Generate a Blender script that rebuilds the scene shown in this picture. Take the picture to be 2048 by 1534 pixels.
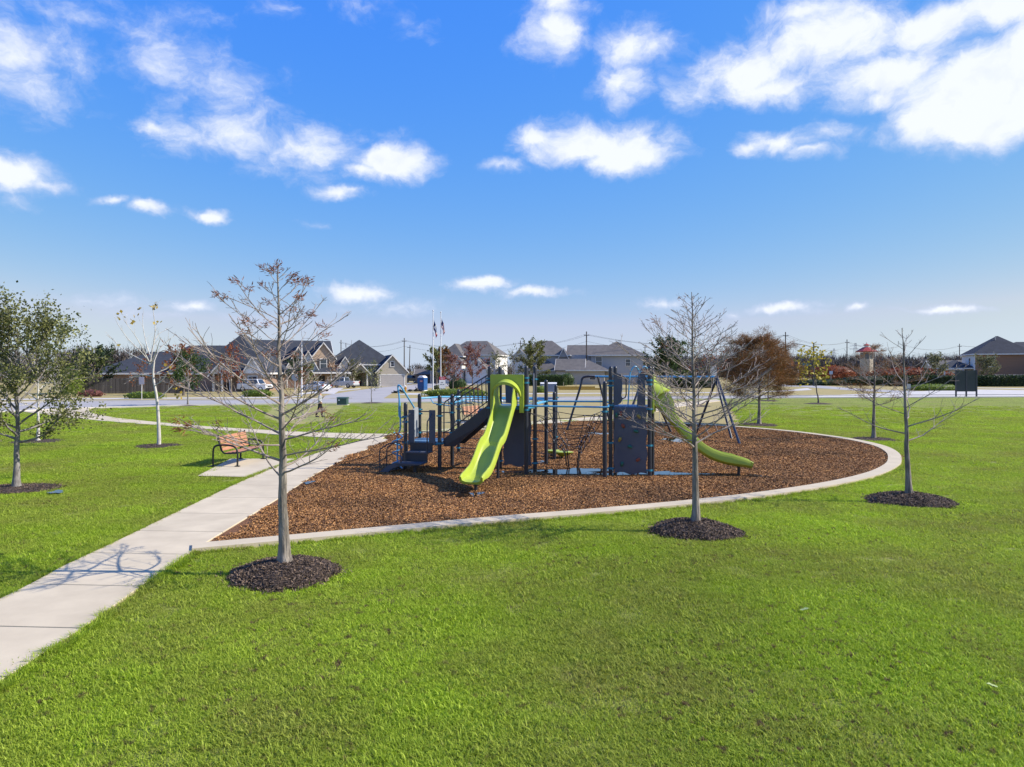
import bpy, bmesh, math, random
import numpy as np
from mathutils import Vector, Matrix
R = math.radians
scene = bpy.context.scene
COL = scene.collection
for o in list(bpy.data.objects): bpy.data.objects.remove(o)

# ------------------------------------------------------------------ camera
CAMH, F, HY, CX = 3.0, 1420.0, 742.0, 1024.0       # metres, focal length, horizon row and centre column in photo pixels
cam = bpy.data.cameras.new('camera'); camo = bpy.data.objects.new('camera', cam); COL.objects.link(camo)
camo.location = (0, 0, CAMH); camo.rotation_euler = (R(90), 0, 0)
cam.sensor_fit = 'HORIZONTAL'; cam.sensor_width = 36.0; cam.lens = 36.0 * F / 2048
cam.shift_y = -(767 - HY) / 2048; cam.clip_end = 9000; cam.clip_start = 0.1
scene.camera = camo
scene.render.resolution_x, scene.render.resolution_y = 1024, 767

# ------------------------------------------------------------------ light
SUN_EL, SUN_AZ = 36.5, 92.0                        # degrees; azimuth clockwise from the viewing direction (+Y)
sd = Vector((math.sin(R(SUN_AZ)) * math.cos(R(SUN_EL)), math.cos(R(SUN_AZ)) * math.cos(R(SUN_EL)), math.sin(R(SUN_EL))))
sun = bpy.data.lights.new('sun', 'SUN'); suno = bpy.data.objects.new('sun', sun); COL.objects.link(suno)
sun.energy = 4.8; sun.angle = R(0.53); sun.color = (1.0, 0.93, 0.82)
suno.rotation_euler = sd.to_track_quat('Z', 'Y').to_euler(); suno.location = sd * 60
scene.view_settings.view_transform = 'Standard'; scene.view_settings.look = 'None'
EXPO = 0.6; scene.view_settings.exposure = EXPO; scene.view_settings.gamma = 1.0

# cloud list in the sky: direction (given as photo pixel), radii, strength
CLOUDS = [(1985,185,190,105,1.9),(2075,140,150,110,2.0),(1860,238,110,48,1.2),(1940,255,120,40,1.1),
 (1650,85,170,70,1.35),(1480,140,140,58,1.15),(1780,150,140,58,1.1),(1850,62,180,48,1.2),(2000,18,140,48,1.4),(1560,172,170,38,.95),
 (1390,180,60,42,.75),(1620,25,110,34,.8),(1755,195,90,28,.85),(2120,60,120,60,1.2),
 (1560,288,85,28,.95),(1640,268,60,24,.6),(1500,300,40,18,.85),(1612,305,55,20,.75),(1690,262,40,16,.45),
 (1105,65,72,66,1.05),(1115,0,66,56,.9),(1265,88,78,50,1.0),(1250,160,55,58,.9),(1310,95,40,40,.7),
 (1190,285,140,44,1.4),(1240,310,95,36,1.3),(1085,275,62,32,1.05),(1000,335,48,18,.85),(985,340,25,12,.5),
 (790,322,84,36,1.5),(722,340,50,20,1.1),(600,290,120,52,.74),(480,270,165,52,.76),(430,190,105,76,.66),(340,115,110,70,.66),
 (300,250,40,22,.7),(300,60,110,60,.36),(650,308,95,44,.78),(15,110,125,105,.78),(-40,60,120,100,.75),(185,90,140,70,.34),(130,15,150,40,.34),
 (735,272,60,22,.4),(15,345,85,44,1.35),(90,365,52,18,.75),(50,400,42,14,.65),(225,399,30,12,1.0),(290,414,42,15,.9),
 (410,430,42,15,1.25),(675,380,48,15,.9),(655,453,36,10,.5),(705,588,78,20,1.15),(775,615,120,18,.45),(392,612,48,16,1.0),
 (180,604,110,17,.42),(330,628,120,14,.34),(962,573,66,15,1.15),(1062,587,78,11,.9),(1330,606,66,13,.6),(1575,618,74,10,.95),
 (1640,609,40,7,.5),(1726,621,32,9,.85),(1890,622,100,8,.95),(1466,626,16,8,.6),(830,42,50,22,.34),(722,8,55,24,.42),(560,10,45,24,.34),(880,80,26,14,.3)]

def sky_ch(n, i): return n.outputs[i]
def build_world():
    w = bpy.data.worlds.new('World'); scene.world = w; w.use_nodes = True
    nt = w.node_tree; N = nt.nodes; L = nt.links; N.clear()
    def node(t, **k):
        n = N.new(t)
        for a, b in k.items(): setattr(n, a, b)
        return n
    def math_(op, a, b=None, c=None, clamp=False):
        n = node('ShaderNodeMath', operation=op, use_clamp=clamp)
        for i, v in enumerate((a, b, c)):
            if v is None: continue
            if isinstance(v, (int, float)): n.inputs[i].default_value = v
            else: L.new(v, n.inputs[i])
        return n.outputs[0]
    sky = node('ShaderNodeTexSky', sky_type='NISHITA', sun_disc=False)
    sky.sun_elevation = R(SUN_EL); sky.sun_rotation = R(SUN_AZ)
    sky.altitude = 0; sky.air_density = 1.0; sky.dust_density = 0.1; sky.ozone_density = 1.6
    # the photograph's vivid rendering of the sky: a tone curve per channel over the whole sky
    sc_ = node('ShaderNodeSeparateColor'); L.new(sky.outputs[0], sc_.inputs[0]); cm = node('ShaderNodeCombineColor'); chan = []
    for i, (gain, gam) in enumerate(((.90, 1.38), (.70, .66), (.885, .04))):
        v_ = math_('POWER', math_('MULTIPLY', sky_ch(sc_, i), .137), gam)
        chan.append(math_('MULTIPLY', v_, gain / (.14 * 2**EXPO)))
    chan[0] = math_('MINIMUM', chan[0], math_('MULTIPLY', chan[1], .86))          # no pink at the horizon
    kx = .14 * 2**EXPO
    chan[2] = math_('MAXIMUM', math_('MULTIPLY_ADD', chan[1], -.36, 1.05/kx), math_('MULTIPLY', chan[1], 1.12))   # blue pales as the sky brightens
    for i in range(3): L.new(chan[i], cm.inputs[i])
    bg = node('ShaderNodeBackground'); bg.inputs[1].default_value = 0.14; L.new(cm.outputs[0], bg.inputs[0])
    tc = node('ShaderNodeTexCoord'); sp = node('ShaderNodeSeparateXYZ'); L.new(tc.outputs['Generated'], sp.inputs[0])
    az = math_('ARCTAN2', sp.outputs[0], sp.outputs[1]); el = math_('ARCSINE', sp.outputs[2])
    cb = node('ShaderNodeCombineXYZ'); L.new(az, cb.inputs[0]); L.new(el, cb.inputs[1])
    P = cb.outputs[0]
    # edge distortion so that outlines are not ellipses
    nz = node('ShaderNodeTexNoise'); nz.inputs['Scale'].default_value = 9; nz.inputs['Detail'].default_value = 5; nz.inputs['Roughness'].default_value = .62
    L.new(P, nz.inputs['Vector'])
    sub = node('ShaderNodeVectorMath', operation='SUBTRACT'); L.new(nz.outputs['Color'], sub.inputs[0]); sub.inputs[1].default_value = (.5, .5, .5)
    mul = node('ShaderNodeVectorMath', operation='MULTIPLY'); L.new(sub.outputs[0], mul.inputs[0]); mul.inputs[1].default_value = (.085, .05, 0)
    add = node('ShaderNodeVectorMath', operation='ADD'); L.new(P, add.inputs[0]); L.new(mul.outputs[0], add.inputs[1])
    PD = add.outputs[0]
    field = None
    for (px, py, rx, ry, amp) in CLOUDS:
        d = Vector(((px - CX) / F, 1, (HY - py) / F)).normalized()
        a, e = math.atan2(d.x, d.y), math.asin(d.z)
        d2 = Vector(((px + rx - CX) / F, 1, (HY - py) / F)).normalized(); d3 = Vector(((px - CX) / F, 1, (HY - py + ry) / F)).normalized()
        ra = (math.atan2(d2.x, d2.y) - a) * 1.42; re = abs(math.asin(d3.z) - e) * 1.42
        m = node('ShaderNodeVectorMath', operation='MULTIPLY_ADD'); L.new(PD, m.inputs[0])
        m.inputs[1].default_value = (1 / ra, 1 / re, 0); m.inputs[2].default_value = (-a / ra, -e / re, 0)
        ln = node('ShaderNodeVectorMath', operation='LENGTH'); L.new(m.outputs[0], ln.inputs[0])
        v = math_('MULTIPLY_ADD', ln.outputs['Value'], -amp, amp)
        field = v if field is None else math_('SMOOTH_MAX', field, v, .12)
    # the same sort of clouds over the rest of the sky
    g = node('ShaderNodeTexNoise'); g.inputs['Scale'].default_value = 3.1; g.inputs['Detail'].default_value = 2
    L.new(tc.outputs['Generated'], g.inputs['Vector'])
    gen = math_('MULTIPLY_ADD', g.outputs[0], 6.5, -3.6)
    out1 = math_('MULTIPLY', math_('SUBTRACT', math_('ABSOLUTE', az), .68), 6, clamp=True)
    out2 = math_('MULTIPLY', math_('SUBTRACT', el, .53), 6, clamp=True)
    gate = math_('MULTIPLY_ADD', math_('MAXIMUM', out1, out2), 4, -4)
    gen = math_('MINIMUM', math_('ADD', gen, gate), 1.3)
    field = math_('MAXIMUM', math_('MAXIMUM', field, gen), -.5)
    mp = node('ShaderNodeMapping'); mp.inputs['Scale'].default_value = (15, 23, 1); mp.inputs['Rotation'].default_value = (0, 0, R(-18)); L.new(PD, mp.inputs[0])
    fb = node('ShaderNodeTexNoise'); fb.inputs['Scale'].default_value = 1.0; fb.inputs['Detail'].default_value = 10; fb.inputs['Roughness'].default_value = .64; fb.inputs['Distortion'].default_value = .25
    L.new(mp.outputs[0], fb.inputs['Vector'])
    dens = math_('ADD', field, math_('MULTIPLY_ADD', fb.outputs[0], 1.7, -.85))
    mr = node('ShaderNodeMapRange', interpolation_type='SMOOTHSTEP'); L.new(dens, mr.inputs[0])
    mr.inputs[1].default_value = -.02; mr.inputs[2].default_value = .98; mr.inputs[3].default_value = 0; mr.inputs[4].default_value = .97
    alpha = math_('MULTIPLY', mr.outputs[0], math_('MULTIPLY', math_('SUBTRACT', el, .0), 40, clamp=True))
    fb2 = node('ShaderNodeTexNoise'); fb2.inputs['Scale'].default_value = 26; fb2.inputs['Detail'].default_value = 5; L.new(PD, fb2.inputs['Vector'])
    cc = node('ShaderNodeMix', data_type='RGBA'); L.new(math_('MULTIPLY', mr.outputs[0], math_('MULTIPLY_ADD', fb2.outputs[0], 1.6, .25, clamp=True)), cc.inputs[0])
    cc.inputs[6].default_value = (.44, .50, .70, 1); cc.inputs[7].default_value = (.70, .73, .78, 1)
    bc = node('ShaderNodeBackground'); bc.inputs[1].default_value = .92; L.new(cc.outputs[2], bc.inputs[0])
    mx = node('ShaderNodeMixShader'); L.new(alpha, mx.inputs[0]); L.new(bg.outputs[0], mx.inputs[1]); L.new(bc.outputs[0], mx.inputs[2])
    o = node('ShaderNodeOutputWorld'); L.new(mx.outputs[0], o.inputs[0])
build_world()

# ------------------------------------------------------------------ helpers
def G(x, y, z=0.0):                    # photo pixel of a point standing at height z -> place in the scene
    Y = F * (CAMH - z) / (y - HY); return Vector(((x - CX) / F * Y, Y, z))
def A(x, y, Y):                        # photo pixel at known distance
    return Vector(((x - CX) / F * Y, Y, CAMH - (y - HY) / F * Y))
def tag(o, label=None, cat=None, group=None, kind=None):
    if label: o['label'] = label
    if cat: o['category'] = cat
    if group: o['group'] = group
    if kind: o['kind'] = kind
    return o
def thing(name, label, cat, loc=(0, 0, 0), rz=0.0, group=None):
    o = bpy.data.objects.new(name, None); COL.objects.link(o); o.empty_display_size = .2
    o.location = loc; o.rotation_euler = (0, 0, rz)
    return tag(o, label, cat, group)
def copy_tree(o, parent=None):
    c = o.copy(); COL.objects.link(c); c.parent = parent
    for ch in list(o.children): copy_tree(ch, c)
    return c

class MB:
    def __init__(s): s.v = []; s.f = []; s.attr = None
    def add(s, vs, fs):
        b = len(s.v); s.v += [tuple(p) for p in vs]; s.f += [tuple(b + i for i in f) for f in fs]; return s
    def box(s, x0, x1, y0, y1, z0, z1):
        return s.add([(x0,y0,z0),(x1,y0,z0),(x1,y1,z0),(x0,y1,z0),(x0,y0,z1),(x1,y0,z1),(x1,y1,z1),(x0,y1,z1)],
                     [(0,3,2,1),(4,5,6,7),(0,1,5,4),(1,2,6,5),(2,3,7,6),(3,0,4,7)])
    def cbox(s, c, sx, sy, sz, M=None):
        pts = [Vector((i*sx/2, j*sy/2, k*sz/2)) for k in (-1,1) for j in (-1,1) for i in (-1,1)]
        if M is not None: pts = [M @ p for p in pts]
        c = Vector(c); pts = [p + c for p in pts]
        return s.add(pts, [(0,2,3,1),(4,5,7,6),(0,1,5,4),(1,3,7,5),(3,2,6,7),(2,0,4,6)])
    def prism(s, poly, ax, d0, d1):     # polygon in a plane, extruded along axis ax from d0 to d1
        n = len(poly)
        def P(a, b, d): return {'x': (d, a, b), 'y': (a, d, b), 'z': (a, b, d)}[ax]
        vs = [P(a, b, d0) for a, b in poly] + [P(a, b, d1) for a, b in poly]
        return s.add(vs, [tuple(range(n))[::-1], tuple(range(n, 2*n))] + [(i, (i+1) % n, n + (i+1) % n, n + i) for i in range(n)])
    def tube(s, pts, rad, n=8, cap=True, closed=False):
        pts = [Vector(p) for p in pts]; m = len(pts)
        if isinstance(rad, (int, float)): rad = [rad] * m
        b = len(s.v); up = None
        for i, p in enumerate(pts):
            if closed: t = pts[(i+1) % m] - pts[i-1]
            else: t = pts[min(i+1, m-1)] - pts[max(i-1, 0)]
            if t.length < 1e-9: t = Vector((0, 0, 1))
            t.normalize()
            if up is None:
                up = Vector((0, 0, 1)) if abs(t.z) < .9 else Vector((1, 0, 0))
            u = t.cross(up)
            if u.length < 1e-6: u = t.cross(Vector((0, 1, 0)))
            u.normalize(); w = u.cross(t).normalized(); up = w
            for k in range(n):
                a = 2 * math.pi * k / n
                q = p + (u * math.cos(a) + w * math.sin(a)) * rad[i]; s.v.append((q.x, q.y, q.z))
        for i in range(m if closed else m - 1):
            j = (i + 1) % m
            for k in range(n):
                k2 = (k + 1) % n; s.f.append((b+i*n+k, b+i*n+k2, b+j*n+k2, b+j*n+k))
        if cap and not closed:
            s.f.append(tuple(b + k for k in range(n))[::-1]); s.f.append(tuple(b + (m-1)*n + k for k in range(n)))
        return s
    def lathe(s, prof, c=(0, 0, 0), n=16):
        b = len(s.v); m = len(prof)
        for r, z in prof:
            for k in range(n):
                a = 2 * math.pi * k / n; s.v.append((c[0] + r*math.cos(a), c[1] + r*math.sin(a), c[2] + z))
        for i in range(m-1):
            for k in range(n):
                k2 = (k+1) % n; s.f.append((b+i*n+k, b+i*n+k2, b+(i+1)*n+k2, b+(i+1)*n+k))
        s.f.append(tuple(b+k for k in range(n))[::-1]); s.f.append(tuple(b+(m-1)*n+k for k in range(n)))
        return s
    def sweep(s, path, cross, lat, ups=None, scale=None):    # closed cross-section (a, b) along path; lat = horizontal lateral axis
        b = len(s.v); n = len(cross); lat = Vector(lat)
        for i, p in enumerate(path):
            p = Vector(p); t = (Vector(path[min(i+1, len(path)-1)]) - Vector(path[max(i-1, 0)])).normalized()
            up = lat.cross(t).normalized()
            if up.z < 0: up = -up
            h = 1 if ups is None else ups[i]
            for a, c in cross: q = p + lat * a + up * (c * h if c > .05 else c); s.v.append((q.x, q.y, q.z))
        for i in range(len(path)-1):
            for k in range(n):
                k2 = (k+1) % n; s.f.append((b+i*n+k, b+i*n+k2, b+(i+1)*n+k2, b+(i+1)*n+k))
        s.f.append(tuple(b+k for k in range(n))[::-1]); s.f.append(tuple(b+(len(path)-1)*n+k for k in range(n)))
        return s
    def build(s, name, mat, parent=None, smooth=None, bevel=0, fix=True, kind=None):
        me = bpy.data.meshes.new(name); me.from_pydata(s.v, [], s.f); me.update()
        if fix:
            bm = bmesh.new(); bm.from_mesh(me); bmesh.ops.recalc_face_normals(bm, faces=bm.faces); bm.to_mesh(me); bm.free()
        if smooth is not None:
            me.shade_smooth(); me.set_sharp_from_angle(angle=R(smooth))
        me.materials.append(mat)
        if s.attr is not None:
            at = me.attributes.new('tint', 'FLOAT', 'POINT'); at.data.foreach_set('value', np.asarray(s.attr, dtype=np.float32))
        o = bpy.data.objects.new(name, me); COL.objects.link(o); o.parent = parent
        if bevel:
            md = o.modifiers.new('bevel', 'BEVEL'); md.width = bevel; md.segments = 2; md.limit_method = 'ANGLE'
        if kind: o['kind'] = kind
        return o

def smoothpts(pts, k=6, closed=False):       # Catmull-Rom
    pts = [Vector(p) for p in pts]; n = len(pts); out = []
    for i in range(n if closed else n-1):
        p0 = pts[(i-1) % n] if closed or i > 0 else pts[0]*2 - pts[1]
        p1 = pts[i]; p2 = pts[(i+1) % n]
        p3 = pts[(i+2) % n] if closed or i+2 < n else pts[-1]*2 - pts[-2]
        for j in range(k):
            t = j / k
            out.append(.5*((2*p1) + (p2-p0)*t + (2*p0-5*p1+4*p2-p3)*t*t + (3*p1-p0-3*p2+p3)*t**3))
    if not closed: out.append(pts[-1].copy())
    return out

# ------------------------------------------------------------------ materials
MATS = {}
def mat(name, col, col2=None, rough=.7, scale=5.0, detail=4.0, stretch=(1,1,1), bump=0.0, bscale=None, metal=0.0, spec=.5, world=True, lo=.35, hi=.65, coat=0, rnd=0.0, tint=False, transl=0.0, bdist=.02, damp=None):
    if name in MATS: return MATS[name]
    m = bpy.data.materials.new(name); m.use_nodes = True; MATS[name] = m
    nt = m.node_tree; N = nt.nodes; L = nt.links; b = N['Principled BSDF']
    b.inputs['Roughness'].default_value = rough; b.inputs['Metallic'].default_value = metal
    b.inputs['Specular IOR Level'].default_value = spec
    if coat: b.inputs['Coat Weight'].default_value = coat; b.inputs['Coat Roughness'].default_value = .08
    c1 = (*col, 1); c2 = (*(col2 or tuple(c*.8 for c in col)), 1)
    if world:
        g = N.new('ShaderNodeNewGeometry'); vec = g.outputs['Position']
    else:
        g = N.new('ShaderNodeTexCoord'); vec = g.outputs['Object']
    mp = N.new('ShaderNodeMapping'); mp.inputs['Scale'].default_value = stretch; L.new(vec, mp.inputs[0])
    nz = N.new('ShaderNodeTexNoise'); nz.inputs['Scale'].default_value = scale; nz.inputs['Detail'].default_value = detail; nz.inputs['Roughness'].default_value = .6
    L.new(mp.outputs[0], nz.inputs['Vector'])
    r = N.new('ShaderNodeMapRange'); r.inputs[1].default_value = lo; r.inputs[2].default_value = hi; L.new(nz.outputs[0], r.inputs[0])
    mx = N.new('ShaderNodeMix'); mx.data_type = 'RGBA'; mx.inputs[6].default_value = c1; mx.inputs[7].default_value = c2
    if tint:
        at = N.new('ShaderNodeAttribute'); at.attribute_name = 'tint'; L.new(at.outputs['Fac'], mx.inputs[0])
    else: L.new(r.outputs[0], mx.inputs[0])
    out = mx.outputs[2]
    if damp:
        dn = N.new('ShaderNodeTexNoise'); dn.inputs['Scale'].default_value = damp; dn.inputs['Detail'].default_value = 5; L.new(N.new('ShaderNodeNewGeometry').outputs['Position'], dn.inputs['Vector'])
        dr = N.new('ShaderNodeMapRange'); dr.inputs[1].default_value = .32; dr.inputs[2].default_value = .68; dr.inputs[3].default_value = .62; dr.inputs[4].default_value = 1.12; L.new(dn.outputs[0], dr.inputs[0])
        dh = N.new('ShaderNodeHueSaturation'); L.new(dr.outputs[0], dh.inputs['Value']); L.new(out, dh.inputs['Color']); out = dh.outputs[0]
    if rnd:
        oi = N.new('ShaderNodeObjectInfo'); hv = N.new('ShaderNodeHueSaturation'); mm = N.new('ShaderNodeMapRange')
        mm.inputs[3].default_value = 1 - rnd; mm.inputs[4].default_value = 1 + rnd; L.new(oi.outputs['Random'], mm.inputs[0]); L.new(mm.outputs[0], hv.inputs['Value']); L.new(out, hv.inputs['Color']); out = hv.outputs[0]
    L.new(out, b.inputs['Base Color'])
    if transl:
        tr = N.new('ShaderNodeBsdfTranslucent'); L.new(out, tr.inputs[0]); ms = N.new('ShaderNodeMixShader'); ms.inputs[0].default_value = transl
        L.new(b.outputs[0], ms.inputs[1]); L.new(tr.outputs[0], ms.inputs[2]); L.new(ms.outputs[0], N['Material Output'].inputs[0])
    if bump:
        n2 = N.new('ShaderNodeTexNoise'); n2.inputs['Scale'].default_value = bscale or scale*4; n2.inputs['Detail'].default_value = 4; L.new(mp.outputs[0], n2.inputs['Vector'])
        bp = N.new('ShaderNodeBump'); bp.inputs['Strength'].default_value = bump; bp.inputs['Distance'].default_value = bdist
        L.new(n2.outputs[0], bp.inputs['Height']); L.new(bp.outputs[0], b.inputs['Normal'])
    return m

def brickmat(name, c1, c2, mortar, scale=4.0):
    if name in MATS: return MATS[name]
    m = bpy.data.materials.new(name); m.use_nodes = True; MATS[name] = m
    nt = m.node_tree; N = nt.nodes; L = nt.links; b = N['Principled BSDF']; b.inputs['Roughness'].default_value = .85
    tc = N.new('ShaderNodeTexCoord'); s = N.new('ShaderNodeSeparateXYZ'); L.new(tc.outputs['Object'], s.inputs[0])
    ad = N.new('ShaderNodeMath'); L.new(s.outputs[0], ad.inputs[0]); L.new(s.outputs[1], ad.inputs[1])
    cb = N.new('ShaderNodeCombineXYZ'); L.new(ad.outputs[0], cb.inputs[0]); L.new(s.outputs[2], cb.inputs[1])
    br = N.new('ShaderNodeTexBrick'); br.inputs['Scale'].default_value = scale; br.inputs['Mortar Size'].default_value = .03
    br.inputs['Color1'].default_value = (*c1, 1); br.inputs['Color2'].default_value = (*c2, 1); br.inputs['Mortar'].default_value = (*mortar, 1)
    L.new(cb.outputs[0], br.inputs['Vector']); L.new(br.outputs[0], b.inputs['Base Color'])
    return m

def lawnmat(name, blade):
    m = bpy.data.materials.new(name); m.use_nodes = True; nt = m.node_tree; N = nt.nodes; L = nt.links; b = N['Principled BSDF']
    g = N.new('ShaderNodeNewGeometry')
    def nz(scale, det, lo, hi, off=0):
        mp = N.new('ShaderNodeMapping'); mp.inputs['Location'].default_value = (off, off*.7, 0); L.new(g.outputs['Position'], mp.inputs[0])
        n = N.new('ShaderNodeTexNoise'); n.inputs['Scale'].default_value = scale; n.inputs['Detail'].default_value = det; n.inputs['Roughness'].default_value = .62
        L.new(mp.outputs[0], n.inputs['Vector'])
        r = N.new('ShaderNodeMapRange'); r.inputs[1].default_value = lo; r.inputs[2].default_value = hi; L.new(n.outputs[0], r.inputs[0]); return r.outputs[0]
    def mix(f, a, c):
        n = N.new('ShaderNodeMix'); n.data_type = 'RGBA'
        for i, v in ((0, f), (6, a), (7, c)):
            if isinstance(v, tuple): n.inputs[i].default_value = (*v, 1)
            elif isinstance(v, float): n.inputs[i].default_value = v
            else: L.new(v, n.inputs[i])
        return n.outputs[2]
    if blade:
        at = N.new('ShaderNodeAttribute'); at.attribute_name = 'tint'
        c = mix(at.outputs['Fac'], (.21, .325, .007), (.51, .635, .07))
        dead = (.30, .245, .085); soil = (.16, .10, .055)
    else:
        c = mix(nz(38, 4, .3, .7), (.125, .172, .010), (.245, .295, .045)); dead = (.25, .215, .075); soil = (.12, .08, .04)
    c = mix(nz(.16, 3, .38, .62), c, mix(.38, c, dead) if False else c)
    hs = N.new('ShaderNodeHueSaturation'); L.new(c, hs.inputs['Color'])
    hv = N.new('ShaderNodeMath'); hv.operation = 'MULTIPLY_ADD'; L.new(nz(.22, 4, .3, .7, 9), hv.inputs[0]); hv.inputs[1].default_value = .34; hv.inputs[2].default_value = .88; L.new(hv.outputs[0], hs.inputs['Value'])
    c = hs.outputs[0]
    s = N.new('ShaderNodeMath'); s.operation = 'MULTIPLY'; L.new(nz(.35, 4, .40, .70, 3), s.inputs[0]); s.inputs[1].default_value = .58
    c = mix(s.outputs[0], c, dead)                                    # tired, straw-coloured areas
    s2 = N.new('ShaderNodeMath'); s2.operation = 'MULTIPLY'; L.new(nz(8.5, 4, .575, .66, 5), s2.inputs[0]); L.new(nz(.30, 3, .38, .56, 21), s2.inputs[1])
    c = mix(s2.outputs[0], c, soil)                                   # small bare spots
    L.new(c, b.inputs['Base Color']); b.inputs['Roughness'].default_value = .6 if blade else .9; b.inputs['Specular IOR Level'].default_value = .25
    if blade:
        tr = N.new('ShaderNodeBsdfTranslucent'); L.new(c, tr.inputs[0]); ms = N.new('ShaderNodeMixShader'); ms.inputs[0].default_value = .48
        L.new(b.outputs[0], ms.inputs[1]); L.new(tr.outputs[0], ms.inputs[2]); L.new(ms.outputs[0], N['Material Output'].inputs[0])
    else:
        n2 = N.new('ShaderNodeTexNoise'); n2.inputs['Scale'].default_value = 45; n2.inputs['Detail'].default_value = 5; L.new(g.outputs['Position'], n2.inputs['Vector'])
        bp = N.new('ShaderNodeBump'); bp.inputs['Strength'].default_value = .8; bp.inputs['Distance'].default_value = .05; L.new(n2.outputs[0], bp.inputs['Height']); L.new(bp.outputs[0], b.inputs['Normal'])
    return m

def glassmat(name, col=(.03,.04,.05), rough=.06):
    m = mat(name, col, tuple(c*.7 for c in col), rough=rough, scale=.6, spec=.9); return m

M_con = mat('concrete', (.57,.48,.335), (.45,.375,.26), rough=.9, scale=1.3, detail=8, bump=.25, bscale=60, lo=.3, hi=.72, bdist=.006, rnd=.045, damp=None)
M_con2 = mat('concrete_far', (.52,.49,.45), (.44,.41,.375), rough=.9, scale=.5, detail=6)
M_road = mat('road_concrete', (.36,.34,.325), (.30,.285,.275), rough=.9, scale=.35, detail=7, bump=.1, bscale=30)
M_dry = mat('dormant_grass', (.36,.275,.115), (.27,.225,.075), rough=.95, scale=.35, detail=7, bump=.6, bscale=14, bdist=.05, lo=.3, hi=.7)
M_lawn = lawnmat('lawn_soil', False); M_blade = lawnmat('lawn_blade', True)
M_mulch = mat('bark_mulch', (.10,.038,.012), (.24,.10,.030), rough=.9, scale=16, detail=8, bump=1, bscale=28, bdist=.05, lo=.3, hi=.7)
M_chip = mat('mulch_chip', (.115,.045,.014), (.60,.30,.098), rough=.85, tint=True, damp=.45)
M_dmulch = mat('dark_mulch', (.030,.019,.014), (.075,.05,.036), rough=.95, scale=14, detail=8, bump=1, bscale=30, bdist=.04)
M_dchip = mat('dark_mulch_chip', (.030,.019,.013), (.24,.165,.11), rough=.9, tint=True)
M_post = mat('post_powder_coat', (.018,.020,.028), (.024,.026,.036), rough=.38, scale=3, spec=.5)
M_panel = mat('panel_plastic', (.062,.070,.092), (.075,.085,.108), rough=.55, scale=2)
M_steel = mat('dark_steel', (.022,.026,.036), (.03,.034,.046), rough=.45, scale=4)
M_deck = mat('deck_coating', (.10,.21,.33), (.08,.17,.28), rough=.5, scale=6)
M_blue = mat('blue_tube', (.10,.36,.56), (.08,.30,.49), rough=.36, scale=3)
M_teal = mat('blue_clamp', (.02,.20,.29), (.016,.16,.24), rough=.45, scale=3)
M_lime = mat('lime_plastic', (.37,.45,.05), (.31,.385,.04), rough=.36, scale=1.6, detail=5, spec=.45)
M_rope = mat('black_rope', (.016,.016,.02), rough=.8, scale=30)
M_conn = mat('net_connector', (.45,.46,.48), rough=.4, scale=5)
M_water = mat('puddle_water', (.020,.014,.010), (.03,.02,.013), rough=.015, scale=2, spec=.6)
M_bark = mat('cypress_bark', (.30,.26,.215), (.10,.085,.07), rough=.95, scale=14, detail=8, stretch=(1,1,.16), bump=1.0, bscale=30, bdist=.03, lo=.38, hi=.62)
M_twig = mat('cypress_twig', (.34,.28,.24), (.21,.165,.14), rough=.9, scale=6)
M_white_bark = mat('pale_bark', (.56,.53,.49), (.36,.33,.29), rough=.85, scale=6, detail=6, stretch=(1,1,.5), bump=.3)
M_oak_bark = mat('oak_bark', (.26,.24,.22), (.14,.125,.11), rough=.95, scale=12, detail=8, stretch=(1,1,.35), bump=.7, bscale=30)
M_far_bark = mat('grey_bark', (.16,.13,.11), (.10,.085,.07), rough=.95, scale=5)
def leaf(name, a, b): return mat(name, a, b, rough=.55, tint=True, transl=.3, spec=.3)
M_rust = leaf('rust_needles', (.13,.040,.016), (.32,.125,.045))
M_rust2 = leaf('russet_needles', (.10,.065,.018), (.29,.125,.042))
M_oak = leaf('oak_leaf', (.06,.075,.022), (.30,.30,.10))
M_yel = leaf('yellow_leaf', (.30,.26,.03), (.55,.42,.05))
M_gold = leaf('gold_leaf', (.28,.19,.03), (.50,.36,.06))
M_green = leaf('green_leaf', (.025,.05,.014), (.10,.15,.04))
M_dgreen = leaf('dark_green_leaf', (.012,.026,.010), (.05,.085,.028))
M_lgreen = leaf('light_green_leaf', (.10,.15,.02), (.28,.34,.05))
M_red = leaf('red_leaf', (.17,.045,.02), (.38,.12,.045))
M_pink = leaf('dull_red_leaf', (.15,.055,.045), (.30,.14,.10))
M_olive = leaf('olive_leaf', (.09,.10,.045), (.26,.26,.14))
M_wood = mat('orange_plank', (.43,.205,.115), (.34,.15,.08), rough=.6, scale=3, stretch=(6,1,6), detail=6)
M_black = mat('black_paint', (.014,.014,.016), rough=.42, scale=4)
M_white = mat('white_paint', (.76,.75,.73), (.70,.69,.67), rough=.6, scale=2)
M_glass = glassmat('window_glass', (.035,.045,.06))
M_tyre = mat('tyre', (.015,.015,.015), rough=.9); M_rim = mat('rim', (.45,.45,.46), rough=.35, metal=.7)
M_alu = mat('pole_aluminium', (.62,.62,.63), (.55,.55,.56), rough=.45, scale=3)
# ------------------------------------------------------------------ ground, paths, road
def sheet(name, pts, z, m, kind='structure', label=None, cat=None):
    mb = MB(); mb.add([(p[0], p[1], z) for p in pts], [tuple(range(len(pts)))])
    o = mb.build(name, m, fix=False)
    me = o.data
    if me.polygons[0].normal.z < 0: me.flip_normals()
    return tag(o, label, cat, kind=kind)
def gp(l): return [G(*p) for p in l]
sheet('ground', [(-4000,-60),(4000,-60),(4000,6000),(-4000,6000)], -.012, M_dry)

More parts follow.
